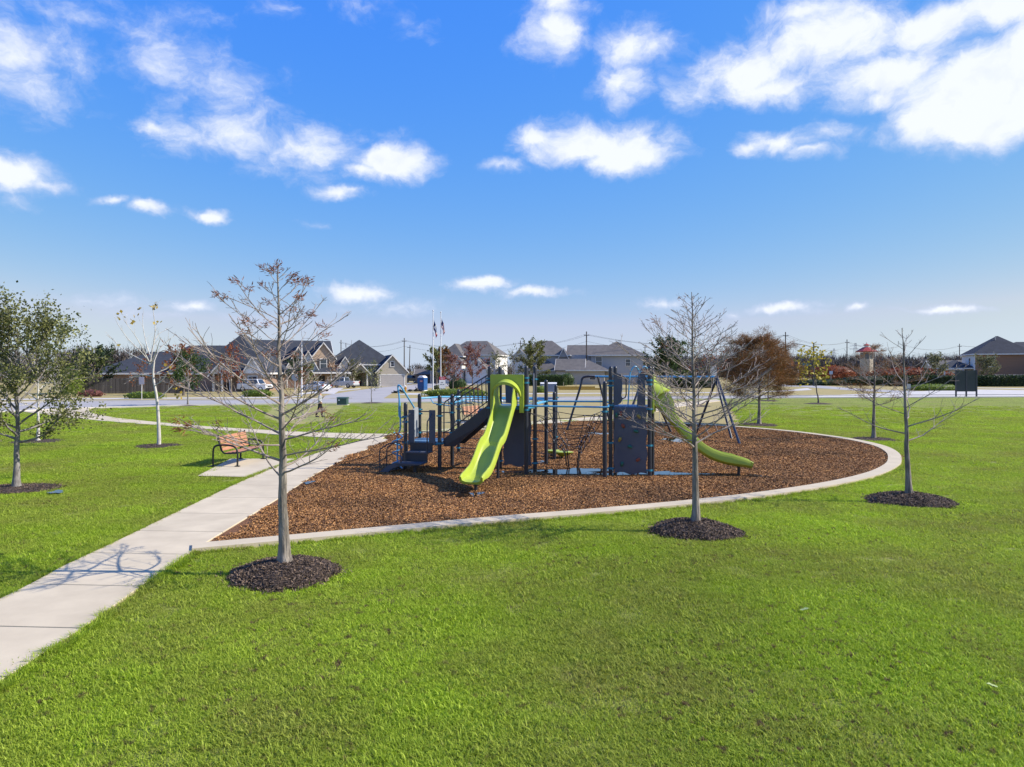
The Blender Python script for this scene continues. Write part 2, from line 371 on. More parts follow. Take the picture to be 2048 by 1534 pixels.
road_near = gp([(-900,868),(-300,840),(0,825),(170,817),(400,811),(660,807),(1000,803),(1240,800),(1500,797),(1750,795.5),(2048,794.5),(2600,793)])
road_far = gp([(-900,826),(-300,813),(0,806),(170,803),(400,801),(560,799.5),(660,797.5),(800,796.5),(1100,795),(1500,792.5),(1750,791),(2048,790),(2600,789)])
near_s, far_s = smoothpts(road_near, 5), smoothpts(road_far, 5)
sheet('lawn', [p for p in near_s] + [Vector((90, 20, 0)), Vector((60, -30, 0)), Vector((-60, -30, 0)), Vector((-90, 20, 0))], -.006, M_lawn)
sheet('road', near_s + far_s[::-1], -.002, M_road)
# kerbs along both sides of the road
def ribbon(name, pts, w, z0, z1, m, side=1, kind='structure', parent=None):
    mb = MB(); n = len(pts); L_ = []; R_ = []
    for i, p in enumerate(pts):
        t = (pts[min(i+1, n-1)] - pts[max(i-1, 0)]); t.z = 0; t.normalize(); nn = Vector((-t.y, t.x, 0)) * side
        L_.append(p); R_.append(p + nn * w)
    vs = []
    for a, b in zip(L_, R_): vs += [(a.x,a.y,z0),(a.x,a.y,z1),(b.x,b.y,z1),(b.x,b.y,z0)]
    fs = []
    for i in range(n-1):
        for k in range(4): fs.append((4*i+k, 4*i+(k+1)%4, 4*i+4+(k+1)%4, 4*i+4+k))
    fs += [(0,1,2,3), (4*n-4, 4*n-3, 4*n-2, 4*n-1)]
    mb.add(vs, fs); o = mb.build(name, m, parent)
    if kind: o['kind'] = kind
    return o
ribbon('kerb_near', near_s, .18, -.01, .10, M_con2, -1)
ribbon('kerb_far', [p for p in far_s if p.x < -17], .18, -.01, .10, M_con2, 1)
ribbon('kerb_far', [p for p in far_s if p.x > -12], .18, -.01, .10, M_con2, 1)
# side street, driveways, far pavements, the pavement on the right
sheet('side_street', gp([(625,798),(660,789),(705,782),(750,776),(800,771),(870,766),(950,762.5),(1060,759),(1060,762),(1000,765.5),(930,770),(862,775.5),(812,780.5),(785,786),(765,798)]), .004, M_road)
sheet('parking_pavement', gp([(1590,795),(1690,789),(1780,786),(1870,781),(1960,779),(2048,780.5),(2600,786),(2600,796),(2048,794.2),(1800,795.5)]), .008, M_con2)
sheet('curved_street', gp([(1560,769),(1600,768),(1700,776),(1800,781),(1960,786),(1800,786),(1690,780),(1600,773.5),(1500,771)]), .006, M_road)
sheet('footpath_far', smoothpts(gp([(-300,803),(0,800),(150,799),(330,797.5),(540,796),(600,794)]),4) + smoothpts(gp([(-300,801),(0,797.8),(150,796.5),(330,795.2),(540,794),(600,792)]),4)[::-1], .003, M_con2)
sheet('footpath_middle', smoothpts(gp([(790,789.5),(900,789.5),(1100,788),(1300,786.5),(1450,785.5),(1550,783.5),(1625,780)]),4) + smoothpts(gp([(820,786),(900,787.3),(1100,786.4),(1300,785),(1450,784),(1550,781.5),(1615,776)]),4)[::-1], .003, M_con2)
sheet('footpath_right', gp([(1950,776),(2048,778.5),(2400,781),(2400,779.5),(2048,777),(1950,775)]), .003, M_con2)
for nm, pl in (('driveway', [(610,786),(660,775.5),(690,774.5),(668,788)]), ('driveway', [(745,774),(800,766.5),(835,765),(795,772)]), ('driveway', [(935,770),(955,761.5),(985,761),(975,767)]), ('driveway', [(480,793),(500,783),(530,782),(520,793)])):
    sheet(nm, gp(pl), .0055, M_con2)
sheet('footpath_cross', gp([(590,787.5),(720,776.5),(722,778),(596,789.5)]), .0025, M_con2)
# straw-coloured turf between the back path and the road
dry_poly = gp([(804,807),(860,805.5),(1100,804),(1300,801.5),(1425,800.5),(1448,803),(1462,815),(1472,832),(1482,853),(1391,848),(1204,838),(1000,849),(900,858),(800,866),(796,850),(802,830)])
sheet('dry_turf', dry_poly, 0.0, M_dry)
tired_poly = [p for p in smoothpts(gp([(560,812),(620,809.5),(688,808.5),(684,815),(668,828),(650,840),(610,848),(560,846),(530,836),(535,822)]), 4, True)]
sheet('tired_turf', tired_poly, 0.0, mat('tired_grass', (.30,.26,.08), (.22,.24,.05), rough=.95, scale=.6, detail=7, bump=.6, bscale=14, bdist=.05))

# --- main path: slabs
def interp(pts, Y):
    for a, b in zip(pts, pts[1:]):
        if a[1] <= Y <= b[1]:
            t = (Y - a[1]) / (b[1] - a[1]); return a[0] + (b[0]-a[0])*t
    return pts[0][0] if Y < pts[0][1] else pts[-1][0]
PL = [(p.x, p.y) for p in smoothpts([(-6.3,2,0),(-6.68,9.3,0),(-6.83,10.7,0),(-6.92,12.6,0),(-7.1,15.6,0),(-7.3,20,0),(-7.15,24.2,0),(-6.75,28.8,0),(-5.9,33,0)], 5)]
PR = [(p.x, p.y) for p in smoothpts([(-4.6,2,0),(-4.9,6.8,0),(-4.98,8.4,0),(-5.27,11.7,0),(-5.45,16.6,0),(-5.68,21,0),(-5.62,25,0),(-5.35,29.5,0),(-4.9,33,0)], 5)]
path = thing('footpath', 'pale concrete footpath leading from the lower left past the playground mulch', 'path'); path['kind'] = 'structure'; del path['category']
joints = [2.2, 4.0, 5.7, 7.0, 8.3, 9.9, 11.6, 13.2, 14.85, 16.7, 18.5, 20.3, 22.1, 23.9, 25.7, 27.5, 29.3, 31.2]
for a, b in zip(joints, joints[1:]):
    ys = np.linspace(a + .013, b - .013, 5); mb = MB()
    sk = .10
    ring = [(interp(PL, y), y) for y in ys] + [(interp(PR, y), y - sk) for y in ys[::-1]]
    mb.prism(ring, 'z', -.1, .035)
    mb.build('slab', M_con, path, bevel=.008)
CP_NEAR = [(40,823),(105,831),(160,838),(230,844.5),(330,852),(450,862),(600,873),(700,878),(756,882)]
CP_FAR = [(192,815),(178,820),(184,826),(225,835),(330,846.5),(450,856),(600,864.5),(700,867.5),(780,869)]
def slab_strip(name, near, far, nslab, label, z=.03, mt=None):
    root = thing(name, label, 'path'); root['kind'] = 'structure'; del root['category']
    a = smoothpts(near, 8); b = smoothpts(far, 8); n = min(len(a), len(b))
    def at(l, t):
        x = t * (len(l) - 1); i = min(int(x), len(l) - 2); return l[i].lerp(l[i+1], x - i)
    for k in range(nslab):
        t0, t1 = (k + .006) / nslab, (k + .994) / nslab
        ring = [at(a, t0 + (t1-t0)*i/3) for i in range(4)] + [at(b, t1 - (t1-t0)*i/3) for i in range(4)]
        MB().prism([(p.x, p.y) for p in ring], 'z', -.1, z).build('slab', mt or M_con, root)
    return root
slab_strip('curved_footpath', gp(CP_NEAR),
           gp(CP_FAR), 18, 'pale concrete path curving from the road to the main footpath junction', .031)
slab_strip('back_footpath', gp([(778,873),(870,868),(926,865.5),(970,862.5),(1079,851),(1204,841),(1290,829),(1343,817),(1400,808),(1445,802)]),
           gp([(781,868),(870,860),(926,855.5),(970,852),(1079,843),(1204,833),(1290,820),(1336,809),(1390,802.5),(1432,799)]), 20, 'concrete path running along the back edge of the playground mulch', .033)
sheet('bench_pad', gp([(395,953.5),(512,956),(640,919),(462,918.5)]), .028, M_con)
sheet('bench_pad', gp([(905,846),(945,850),(990,846),(955,841)]), .024, M_con)

# --- playground surface and its concrete border
outer = smoothpts(gp([(384,1106),(600,1086),(800,1067),(1000,1048),(1200,1031),(1400,1012),(1550,994),(1680,973),(1758,954),(1793,938),(1803,925),(1797,909),(1770,895),(1720,883),(1660,873.5),(1578,863.5),(1467,854),(1391,849.5),(1300,845.5),(1206,842)]), 6)
inner = []
for i, p in enumerate(outer):
    t = outer[min(i+1, len(outer)-1)] - outer[max(i-1, 0)]; t.normalize(); inner.append(p + Vector((-t.y, t.x, 0)) * .40)
ribbon('playground_border', outer, .40, -.12, .075, M_con, 1)
back = gp([(1204,841),(1079,851),(970,862.5),(926,865.5),(870,868),(785,873)])
left = [Vector((interp(PR, y), y, 0)) for y in np.linspace(31.5, 11.8, 14)]
mulch_poly = inner + back + left
sheet('playground_mulch', mulch_poly, .012, M_mulch)

# ------------------------------------------------------------------ point-in-polygon + scattered small stuff
def inside(px, py, poly):
    r = np.zeros(len(px), bool); n = len(poly)
    for i in range(n):
        x0, y0 = poly[i][0], poly[i][1]; x1, y1 = poly[i-1][0], poly[i-1][1]
        c = ((y0 > py) != (y1 > py)); 
        with np.errstate(divide='ignore', invalid='ignore'): r ^= c & (px < (x1-x0)*(py-y0)/(y1-y0+1e-12) + x0)
    return r
def scatter(name, pts, scales, variants, label, cat=None, tilt=0.0, seed=0):
    """One object of uncountable stuff: geometry-node instances of small patch meshes on given points."""
    rng = np.random.default_rng(seed); n = len(pts)
    me = bpy.data.meshes.new(name); me.vertices.add(n); me.vertices.foreach_set('co', np.asarray(pts, dtype=np.float32).ravel())
    for nm, arr in (('rot', rng.uniform(0, 6.283, n)), ('scl', scales)):
        a = me.attributes.new(nm, 'FLOAT', 'POINT'); a.data.foreach_set('value', np.asarray(arr, dtype=np.float32))
    a = me.attributes.new('pick', 'INT', 'POINT'); a.data.foreach_set('value', rng.integers(0, len(variants), n).astype(np.int32))
    o = bpy.data.objects.new(name, me); COL.objects.link(o); tag(o, label, cat, kind='stuff')
    ng = bpy.data.node_groups.new(name + '_nodes', 'GeometryNodeTree')
    ng.interface.new_socket('Geometry', in_out='INPUT', socket_type='NodeSocketGeometry'); ng.interface.new_socket('Geometry', in_out='OUTPUT', socket_type='NodeSocketGeometry')
    N = ng.nodes; L = ng.links; gi = N.new('NodeGroupInput'); go = N.new('NodeGroupOutput')
    ip = N.new('GeometryNodeInstanceOnPoints'); m2p = N.new('GeometryNodeMeshToPoints')
    L.new(gi.outputs[0], m2p.inputs[0]); L.new(m2p.outputs[0], ip.inputs['Points'])
    j = N.new('GeometryNodeGeometryToInstance')
    for v in variants[::-1]:
        oi = N.new('GeometryNodeObjectInfo'); oi.inputs[0].default_value = v; L.new(oi.outputs['Geometry'], j.inputs[0])
    L.new(j.outputs[0], ip.inputs['Instance']); ip.inputs['Pick Instance'].default_value = True
    def attr(nm, t):
        a = N.new('GeometryNodeInputNamedAttribute'); a.data_type = t; a.inputs[0].default_value = nm; return a.outputs[0]
    L.new(attr('pick', 'INT'), ip.inputs['Instance Index'])
    cx = N.new('ShaderNodeCombineXYZ'); L.new(attr('rot', 'FLOAT'), cx.inputs[2]); e = N.new('FunctionNodeEulerToRotation'); L.new(cx.outputs[0], e.inputs[0]); L.new(e.outputs[0], ip.inputs['Rotation'])
    L.new(attr('scl', 'FLOAT'), ip.inputs['Scale']); L.new(ip.outputs[0], go.inputs[0])
    md = o.modifiers.new('scatter', 'NODES'); md.node_group = ng
    return o
def patch(name, v, f, tint, m):
    me = bpy.data.meshes.new(name); me.from_pydata(v, [], f); me.update(); me.materials.append(m)
    a = me.attributes.new('tint', 'FLOAT', 'POINT'); a.data.foreach_set('value', np.asarray(tint, dtype=np.float32))
    return bpy.data.objects.new(name, me)               # source of instances only: not linked to the scene
def grass_patch(k, n=200, rad=.19, h0=.012, h1=.038, w=.0045):
    rg = random.Random(k); v = []; f = []; t = []
    for i in range(n):
        r = rad * math.sqrt(rg.random()); a = rg.uniform(0, 6.283); x, y = r*math.cos(a), r*math.sin(a)
        b = rg.uniform(0, 6.283); h = rg.uniform(h0, h1); l = rg.uniform(.4, 1.9) * h; ww = w * rg.uniform(.6, 1.3)
        dx, dy = math.cos(b)*ww, math.sin(b)*ww; lx, ly = math.cos(b+1.57+rg.uniform(-.5,.5))*l, math.sin(b+1.57)*l
        m = len(v); v += [(x-dx, y-dy, -.01), (x+dx, y+dy, -.01), (x+lx*.45+dx*.6, y+ly*.45+dy*.6, h*.65), (x+lx*.45-dx*.6, y+ly*.45-dy*.6, h*.65), (x+lx, y+ly, h)]
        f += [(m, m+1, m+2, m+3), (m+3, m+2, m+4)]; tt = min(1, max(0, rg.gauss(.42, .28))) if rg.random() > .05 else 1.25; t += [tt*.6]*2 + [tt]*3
    return patch('grass_tuft_source', v, f, t, M_blade)
def chip_patch(k, n, rad, m, s0=.008, s1=.027):
    rg = random.Random(100+k); v = []; f = []; t = []
    for i in range(n):
        r = rad * math.sqrt(rg.random()); a = rg.uniform(0, 6.283); x, y = r*math.cos(a), r*math.sin(a)
        l, w = rg.uniform(s0, s1), rg.uniform(.005, .012); q = Matrix.Rotation(rg.uniform(0, 6.283), 3, 'Z') @ Matrix.Rotation(rg.gauss(0, .35), 3, 'Y') @ Matrix.Rotation(rg.gauss(0, .5), 3, 'X')
        z = rg.uniform(.0, .03); b = len(v)
        v += [tuple(q @ Vector(p) + Vector((x, y, z))) for p in ((-l,-w,0),(l,-w*.8,0),(l*.9,w,0),(-l,w*.7,0))]; f.append((b, b+1, b+2, b+3)); tt = rg.random()**1.6; t += [tt]*4
    return patch('chip_source', v, f, t, m)

# tree bases (with mulch rings) are needed now so that the grass keeps clear of them
RINGS = {   # name: (base point, ring radius x, ring radius y, mound height)
 't1': (Vector((-3.33, 10.42, 0)), .77, .82, .20), 't2': (Vector((3.42, 13.25, 0)), .84, .78, .20), 't3': (Vector((9.12, 16.3, 0)), .95, .82, .19),
 'oak': (Vector((-12.6, 18.05, 0)), 1.25, .75, .06), 'syc': (Vector((-14.1, 28.3, 0)), .92, .85, .06), 't4': (Vector((15.9, 31.2, 0)), 1.0, .9, .05),
 't5': (Vector((13.75, 39.5, 0)), 1.05, 1.3, .05), 't11': (Vector((-20.1, 30.1, 0)), 1.1, 1.0, .05)}
rng = np.random.default_rng(5)
def in_rings(x, y, grow=1.0):
    r = np.zeros(len(x), bool)
    for b, rx, ry, h in RINGS.values(): r |= ((x-b.x)/(rx*grow))**2 + ((y-b.y)/(ry*grow))**2 < 1
    return r
def lawn_points():
    P = []; S = []
    for y0, y1, dens, sc in ((1.5, 4.6, 50, 1.0), (4.6, 9, 62, 1.0), (9, 14, 48, 1.05), (14, 21, 34, 1.15), (21, 34, 22, 1.3), (34, 62, 12, 1.6)):
        w = .76*y1 + 9; n = int(dens * (y1-y0) * 2*w); x = rng.uniform(-w, w, n); y = rng.uniform(y0, y1, n)
        k = (np.abs(x) < .755*y + 8) & (rng.random(n) < np.clip((62 - y)/34, 0, 1)) & (y < np.interp(x, [p.x for p in near_s], [p.y for p in near_s]) - .4)
        for pl in (mulch_poly, dry_poly, tired_poly, outer + back + left): k &= ~inside(x, y, pl)
        yl = np.array([p[1] for p in PL]); xl = np.interp(y, yl, [p[0] for p in PL]); yr = np.array([p[1] for p in PR]); xr = np.interp(y, yr, [p[0] for p in PR])
        k &= ~((x > xl - .06) & (x < xr + .07) & (y < 33)); k &= ~in_rings(x, y, .86)
        for pl in (gp([(395,953.5),(512,956),(640,919),(462,918.5)]), smoothpts(gp(CP_NEAR),4) + smoothpts(gp(CP_FAR),4)[::-1]): k &= ~inside(x, y, pl)
        P.append(np.stack([x[k], y[k], np.full(k.sum(), -.006)], 1)); S.append(sc * np.where(rng.random(k.sum()) < .12, 1.55, 1.0) * rng.uniform(.6, 1.25, k.sum()))
    return np.concatenate(P), np.concatenate(S)
lp, ls = lawn_points()
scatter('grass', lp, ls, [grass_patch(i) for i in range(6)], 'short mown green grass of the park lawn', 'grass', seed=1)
# taller fringe along path and border
fr = []
for pts, off in ((PL, -.05), (PR, .05)):
    for i in range(620):
        y = rng.uniform(5, 24); x = interp(pts, y)
        if off > 0 and y > 11.7: continue
        fr.append((x + off*rng.uniform(.3, 2.2), y, -.005))
for p, q in zip(outer, outer[1:]):
    for i in range(max(2, int((q-p).length*16))):
        c = p.lerp(q, rng.random()); t = (q-p).normalized(); c = c + Vector((t.y, -t.x, 0))*rng.uniform(.02, .12); fr.append((c.x, c.y, -.005))
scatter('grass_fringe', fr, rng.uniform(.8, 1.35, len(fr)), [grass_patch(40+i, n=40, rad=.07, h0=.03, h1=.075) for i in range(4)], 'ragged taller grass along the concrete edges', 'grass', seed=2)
# loose mulch chips (none in standing water)
PUD = [(930,991,62,10),(1150,943.5,150,11),(1300,948,170,8),(1205,868.5,62,6),(1345,882,70,9),(618,966,20,5),(937,914,24,4),(1035,945,70,5),(1086,925,22,5),(112,985,30,6),(1512,953,46,6)]
def in_puddles(x, y):
    r = np.zeros(len(x), bool)
    for cx, cy, w, h in PUD:
        c = G(cx, cy); rx = w/2/F*c.y; y0, y1 = G(cx, cy+h/2).y, G(cx, cy-h/2).y; r |= ((x-c.x)/(rx*1.02))**2 + ((y-(y0+y1)/2)/((y1-y0)/2*1.15 + .12))**2 < 1
    return r
n = 15000; x = rng.uniform(-7, 17, n); y = rng.uniform(11.5, 42, n); k = inside(x, y, mulch_poly) & ~in_puddles(x, y) & ((x > np.interp(y, [p[1] for p in PR], [p[0] for p in PR]) + .30) | (y > 31))
scatter('mulch_chips', np.stack([x[k], y[k], np.full(k.sum(), .012)], 1), np.where(y[k] > 24, 1.3, 1.0) * rng.uniform(.85, 1.25, k.sum()), [chip_patch(i, 560, .34, M_chip) for i in range(5)], 'orange-brown bark chips covering the playground', 'mulch', seed=3)

# --- mulch rings round the trees
def mound(key, label, n_chips):
    b, rx, ry, h = RINGS[key]; rg = random.Random(key); mb = MB(); seg = 40; rings = 9
    ph = [rg.uniform(0, 6.28) for _ in range(4)]
    def edge(a): return 1 + .05*math.sin(2*a+ph[0]) + .05*math.sin(3*a+ph[1]) + .035*math.sin(7*a+ph[2]) + .03*math.sin(13*a+ph[3])
    def hz(t, a): return h * (1 - t**2.2) * (1 + .14*math.sin(5*a+ph[3]) * t) + .012
    vs = [(0, 0, h)]
    for i in range(1, rings+1):
        t = i / rings
        for k in range(seg):
            a = 6.2832*k/seg; e = edge(a) if i == rings else 1 + (edge(a)-1)*t
            vs.append((rx*t*e*math.cos(a), ry*t*e*math.sin(a), (hz(t, a) + rg.uniform(-.012, .012)) if i < rings else -.02))
    fs = [(0, 1+k, 1+(k+1) % seg) for k in range(seg)]
    for i in range(rings-1):
        for k in range(seg): fs.append((1+i*seg+k, 1+(i+1)*seg+k, 1+(i+1)*seg+(k+1) % seg, 1+i*seg+(k+1) % seg))
    root = thing('mulch_ring', label, 'mulch', b, 0, 'mulch rings around the park trees')
    mb.add(vs, fs); mb.build('mound', M_dmulch, root, smooth=60)
    cb = MB(); tint = []
    for i in range(int(n_chips*1.9)):
        t = math.sqrt(rg.random()) * (1.0 if rg.random() > .06 else 1.22); a = rg.uniform(0, 6.2832); e = 1 + (edge(a)-1)*t
        c = Vector((rx*t*e*math.cos(a), ry*t*e*math.sin(a), max(hz(min(t, .98), a), .0) + rg.uniform(-.004, .02))); l, w = rg.uniform(.008, .032), rg.uniform(.003, .008)
        q = Matrix.Rotation(rg.uniform(0, 6.283), 3, 'Z') @ Matrix.Rotation(rg.gauss(0, .55), 3, 'Y') @ Matrix.Rotation(rg.gauss(0, .5), 3, 'X')
        cb.add([q @ Vector(p) + c for p in ((-l,-w,0),(l,-w,0),(l,w,0),(-l,w,0))], [(0,1,2,3)]); tint += [rg.random()**1.7]*4
    cb.attr = tint; cb.build('chip_layer', M_dchip, root, fix=False, kind='stuff')
mound('t1', 'dark mulch mound around the bare cypress nearest the footpath', 3600)
mound('t2', 'dark mulch mound around the bare cypress in front of the right slide', 3000)
mound('t3', 'dark mulch mound around the sparse cypress right of the playground border', 2600)
mound('oak', 'flat dark mulch ring around the leafy oak at the left edge', 1400)
mound('syc', 'dark mulch ring around the white-barked sapling', 700)
mound('t4', 'mulch ring around the small cypress behind the border curve', 500)
mound('t5', 'mulch ring around the russet cypress', 400)
mound('t11', 'dark mulch ring half hidden behind the left oak', 400)

# --- puddles
def puddle(label, cx, cy, w, h, seed):
    rg = random.Random(seed); c = G(cx, cy, .03); p2 = G(cx + w/2, cy, .03); rx = p2.x - c.x
    y0, y1 = G(cx, cy + h/2, .03).y, G(cx, cy - h/2, .03).y; ry = (y1-y0)/2
    pts = []; ph = [rg.uniform(0, 6.28) for _ in range(6)]
    for k in range(72):
        a = 6.2832*k/72; r = .95 + .22*math.sin(2*a+ph[0]) + .20*math.sin(3*a+ph[1]) + .17*math.sin(5*a+ph[2]) + .13*math.sin(9*a+ph[3]) + .09*math.sin(14*a+ph[4])
        pts.append((c.x + rx*r*math.cos(a), (y0+y1)/2 + ry*r*math.sin(a)))
    mb = MB(); mb.add([(x, y, .05) for x, y in pts], [tuple(range(72))]); o = mb.build('puddle', M_water, fix=False)
    if o.data.polygons[0].normal.z < 0: o.data.flip_normals()
    tag(o, label, 'puddle', 'rain puddles')
puddle('small puddle below the foot of the front lime slide', 930, 991, 62, 10, 1)
puddle('large puddle under the rope net climber', 1150, 943.5, 150, 11, 2)
puddle('large puddle in front of the climbing wall', 1300, 948, 170, 8, 3)
puddle('small puddle behind the net by the right deck posts', 1205, 868.5, 62, 6, 4)
puddle('small puddle behind the right slide', 1345, 882, 70, 9, 5)
puddle('tiny puddle at the mulch edge beside the footpath', 618, 966, 20, 5, 6)
puddle('small puddle under the left stairs', 937, 914, 24, 4, 7)
puddle('puddle under the left deck panel', 1035, 945, 70, 5, 8)
puddle('puddle beside the lime stepping pods', 1086, 925, 22, 5, 9)
puddle('small puddle at the mulch edge of the left oak', 112, 985, 30, 6, 10)
puddle('shallow puddle beyond the foot of the right slide', 1512, 953, 46, 6, 11)
# ------------------------------------------------------------------ play structure (bolted together: one thing)
PS = thing('play_structure', 'large climbing frame with two lime slides, dark posts, blue rails and a rope net', 'playground', (0, 20.5, 0))
OFF = Vector((0, 20.5, 0))
class PB(MB):
    def put(s, name, m, parent=None, **k):
        s.v = [(x, y - 20.5, z) for x, y, z in s.v]; return s.build(name, m, parent or PS, **k)
u = Vector((math.cos(R(-15)), math.sin(R(-15)), 0)); v = Vector((-u.y, u.x, 0)); S = 1.1; Z = Vector((0, 0, 1))
Ph = Vector((.41, 20.4, 0)); Pf = Ph - u*S; Pi = Ph + v*S; Pg = Pf + v*S
Pn = Vector((2.82, 20.3, 0)); Pp = Pn + u*S; Po = Pn + v*S; Pq = Pp + v*S
Pc = Vector((-2.16, 21.2, 0)); Pa = Pc - u*S; Pd = Pc + v*S; Pb = Pa + v*S
Pe = Vector((-1.95, 25.9, 0)); Pj = Vector((1.09, 22.7, 0)); Pk = Vector((1.42, 23.8, 0)); Pl = Vector((1.6, 25.9, 0)); Pm = Vector((2.59, 19.8, 0)); Pr = Vector((2.92, 22.45, 0))
DZ, CZ = 2.0, .89
def post(p, top):
    r = .06
    b = PB().lathe([(r, -.12), (r, top - .075), (r*.96, top - .05), (r*.80, top - .022), (r*.45, top - .005), (.004, top)], (p.x, p.y, 0), 18).put('post', M_post, smooth=40)
    return b
def clamp(p, z, par, ears=True):
    mb = PB().lathe([(.064, z-.026), (.072, z-.022), (.072, z+.022), (.064, z+.026)], (p.x, p.y, 0), 16)
    if ears: mb.cbox((p.x+.075, p.y-.02, z), .05, .03, .042); mb.cbox((p.x-.075, p.y-.02, z), .05, .03, .042)
    mb.put('clamp', M_teal, par)
tops = {'a': (Pa, 2.05), 'b': (Pb, 2.28), 'c': (Pc, 2.28), 'd': (Pd, 2.28), 'e': (Pe, 2.33), 'f': (Pf, 3.14), 'g': (Pg, 3.14), 'h': (Ph, 3.15), 'i': (Pi, 3.15),
        'j': (Pj, 2.72), 'k': (Pk, 2.31), 'l': (Pl, 2.5), 'm': (Pm, 2.72), 'n': (Pn, 3.14), 'o': (Po, 3.15), 'p': (Pp, 3.14), 'q': (Pq, 3.14), 'r': (Pr, 2.6)}
POST = {k: post(p, t) for k, (p, t) in tops.items()}
for k, zs in {'a': (1.62, 1.46, .84), 'b': (1.78, 1.65, 1.05, .84), 'c': (2.0, 1.66, .84), 'd': (1.98, 1.7, 1.06, .84), 'e': (2.0, 1.62, 1.2, .55, .2), 'f': (2.78, 2.68, 1.93), 'g': (2.7, 1.93, .25),
              'h': (2.8, 2.66, 2.0, 1.88), 'i': (2.75, 1.93, .95, .22), 'j': (2.03, 1.9), 'k': (2.0,), 'l': (2.03, .6), 'm': (1.99, 1.87), 'n': (2.72, 2.58, 2.02, .95, .22), 'o': (2.7, 1.93), 'p': (2.74, 2.62, 1.93, .9, .2), 'q': (2.74, 1.93), 'r': (2.03,)}.items():
    for z in zs: clamp(tops[k][0], z, POST[k])
# decks
def deck(p0, z, side=S):
    q = [p0, p0 + u*side, p0 + u*side + v*side, p0 + v*side]; ins = .03
    c = sum(q, Vector()) / 4; q = [c + (p - c)*(1 - ins) for p in q]
    d = PB().prism([(p.x, p.y) for p in q], 'z', z-.05, z).put('deck', M_deck, bevel=.008)
    mb = PB()
    for i in range(4): mb.tube([q[i] + Z*(z-.085), q[(i+1) % 4] + Z*(z-.085)], .035, 8)
    mb.put('deck_frame', M_teal, d)
deck(Pf, DZ); deck(Pn, DZ); deck(Pa, CZ)
# --- panels: an outline in (along u, z), on the line p -> p + u
def panel(name, p, ax, poly, m, thick=.024, par=None, parent_name=None):
    mb = PB(); nrm = Vector((-ax.y, ax.x, 0)); n = len(poly); vs = []
    for d in (-thick/2, thick/2): vs += [p + ax*a + Z*z + nrm*d for a, z in poly]
    mb.add(vs, [tuple(range(n))[::-1], tuple(range(n, 2*n))] + [(i, (i+1) % n, n+(i+1) % n, n+i) for i in range(n)])
    return mb.put(name, m, par, bevel=.005)
def wavy(a0, a1, z0, z1, amp=.022, nn=22, f=3.0, bottom=True):
    L_ = [(a0 + amp*math.sin(f*6.283*t + .6), z0 + (z1-z0)*t) for t in np.linspace(0, 1, nn)]
    R_ = [(a1 + amp*math.sin(f*6.283*t + 2.2), z0 + (z1-z0)*t) for t in np.linspace(1, 0, nn)]
    B_ = [(a1 + (a0-a1)*t, z0 + .035*math.sin(3.3*math.pi*t)) for t in np.linspace(0, 1, 12)[1:-1]] if bottom else []
    return L_ + R_ + B_
wall = panel('climbing_wall', Pn - v*.03, u, wavy(.10, 1.02, .10, 1.97), M_panel, .035)
M_hold = {c: mat('hold_' + c, k, rough=.6) for c, k in {'red': (.30,.07,.035), 'green': (.02,.13,.085), 'yellow': (.36,.24,.03), 'orange': (.35,.13,.03)}.items()}
for a, z, c in ((.33,.36,'green'),(.78,.50,'red'),(.55,.86,'green'),(.27,1.06,'yellow'),(.72,1.30,'green'),(.36,1.45,'red'),(.52,1.68,'orange'),(.80,1.72,'yellow'),(.30,1.80,'red'),(.17,1.75,'green')):
    c0 = Pn - v*.06 + u*a + Z*z; mb = PB(); rg = random.Random(int(a*100)); M3 = Matrix.Rotation(rg.uniform(0, 3), 3, v)
    pr = []
    for i, (s_, d) in enumerate(((1.0, 0), (.95, .025), (.6, .05), (.1, .058))):
        pr.append([c0 + M3 @ (u*math.cos(k*.785)*.075*s_*(1 + .2*math.sin(3*k)) + Z*math.sin(k*.785)*.045*s_) - v*d for k in range(8)])
    vs = sum(pr, []); mb.add(vs, [(8*i+k, 8*i+(k+1) % 8, 8*i+8+(k+1) % 8, 8*i+8+k) for i in range(3) for k in range(8)] + [tuple(range(8)), tuple(range(24, 32))])
    mb.put('climbing_hold', M_hold[c], wall, smooth=50)
panel('side_panel', Pn - v*.015, u, [(.10,2.02),(.10,2.92),(.20,2.94),(.30,2.90),(.335,2.80),(.33,2.5),(.31,2.3),(.34,2.2),(.30,2.1),(.20,2.03)], M_panel)
panel('side_panel', Pn - v*.015, u, [(.98,2.02),(.98,2.96),(.86,2.96),(.78,2.88),(.75,2.7),(.78,2.4),(.745,2.2),(.76,2.02)], M_panel)
panel('back_panel', Pg + v*.0, u, wavy(.12, .98, .12, 1.96, .014), M_panel)
panel('back_panel', Pg + v*.02, u, [(.18,2.02),(.16,2.6),(.2,2.72),(.33,2.75),(.43,2.66),(.40,2.4),(.45,2.2),(.42,2.02)], M_panel)
panel('side_panel', Ph, v, [(.10,2.02),(.10,2.85),(.16,2.92),(.26,2.88),(.30,2.7),(.26,2.45),(.30,2.2),(.27,2.02)], M_panel)
panel('side_panel', Ph, v, [(1.0,1.86),(1.0,2.9),(.94,2.94),(.86,2.88),(.82,2.7),(.86,2.45),(.81,2.2),(.83,1.86)], M_panel)
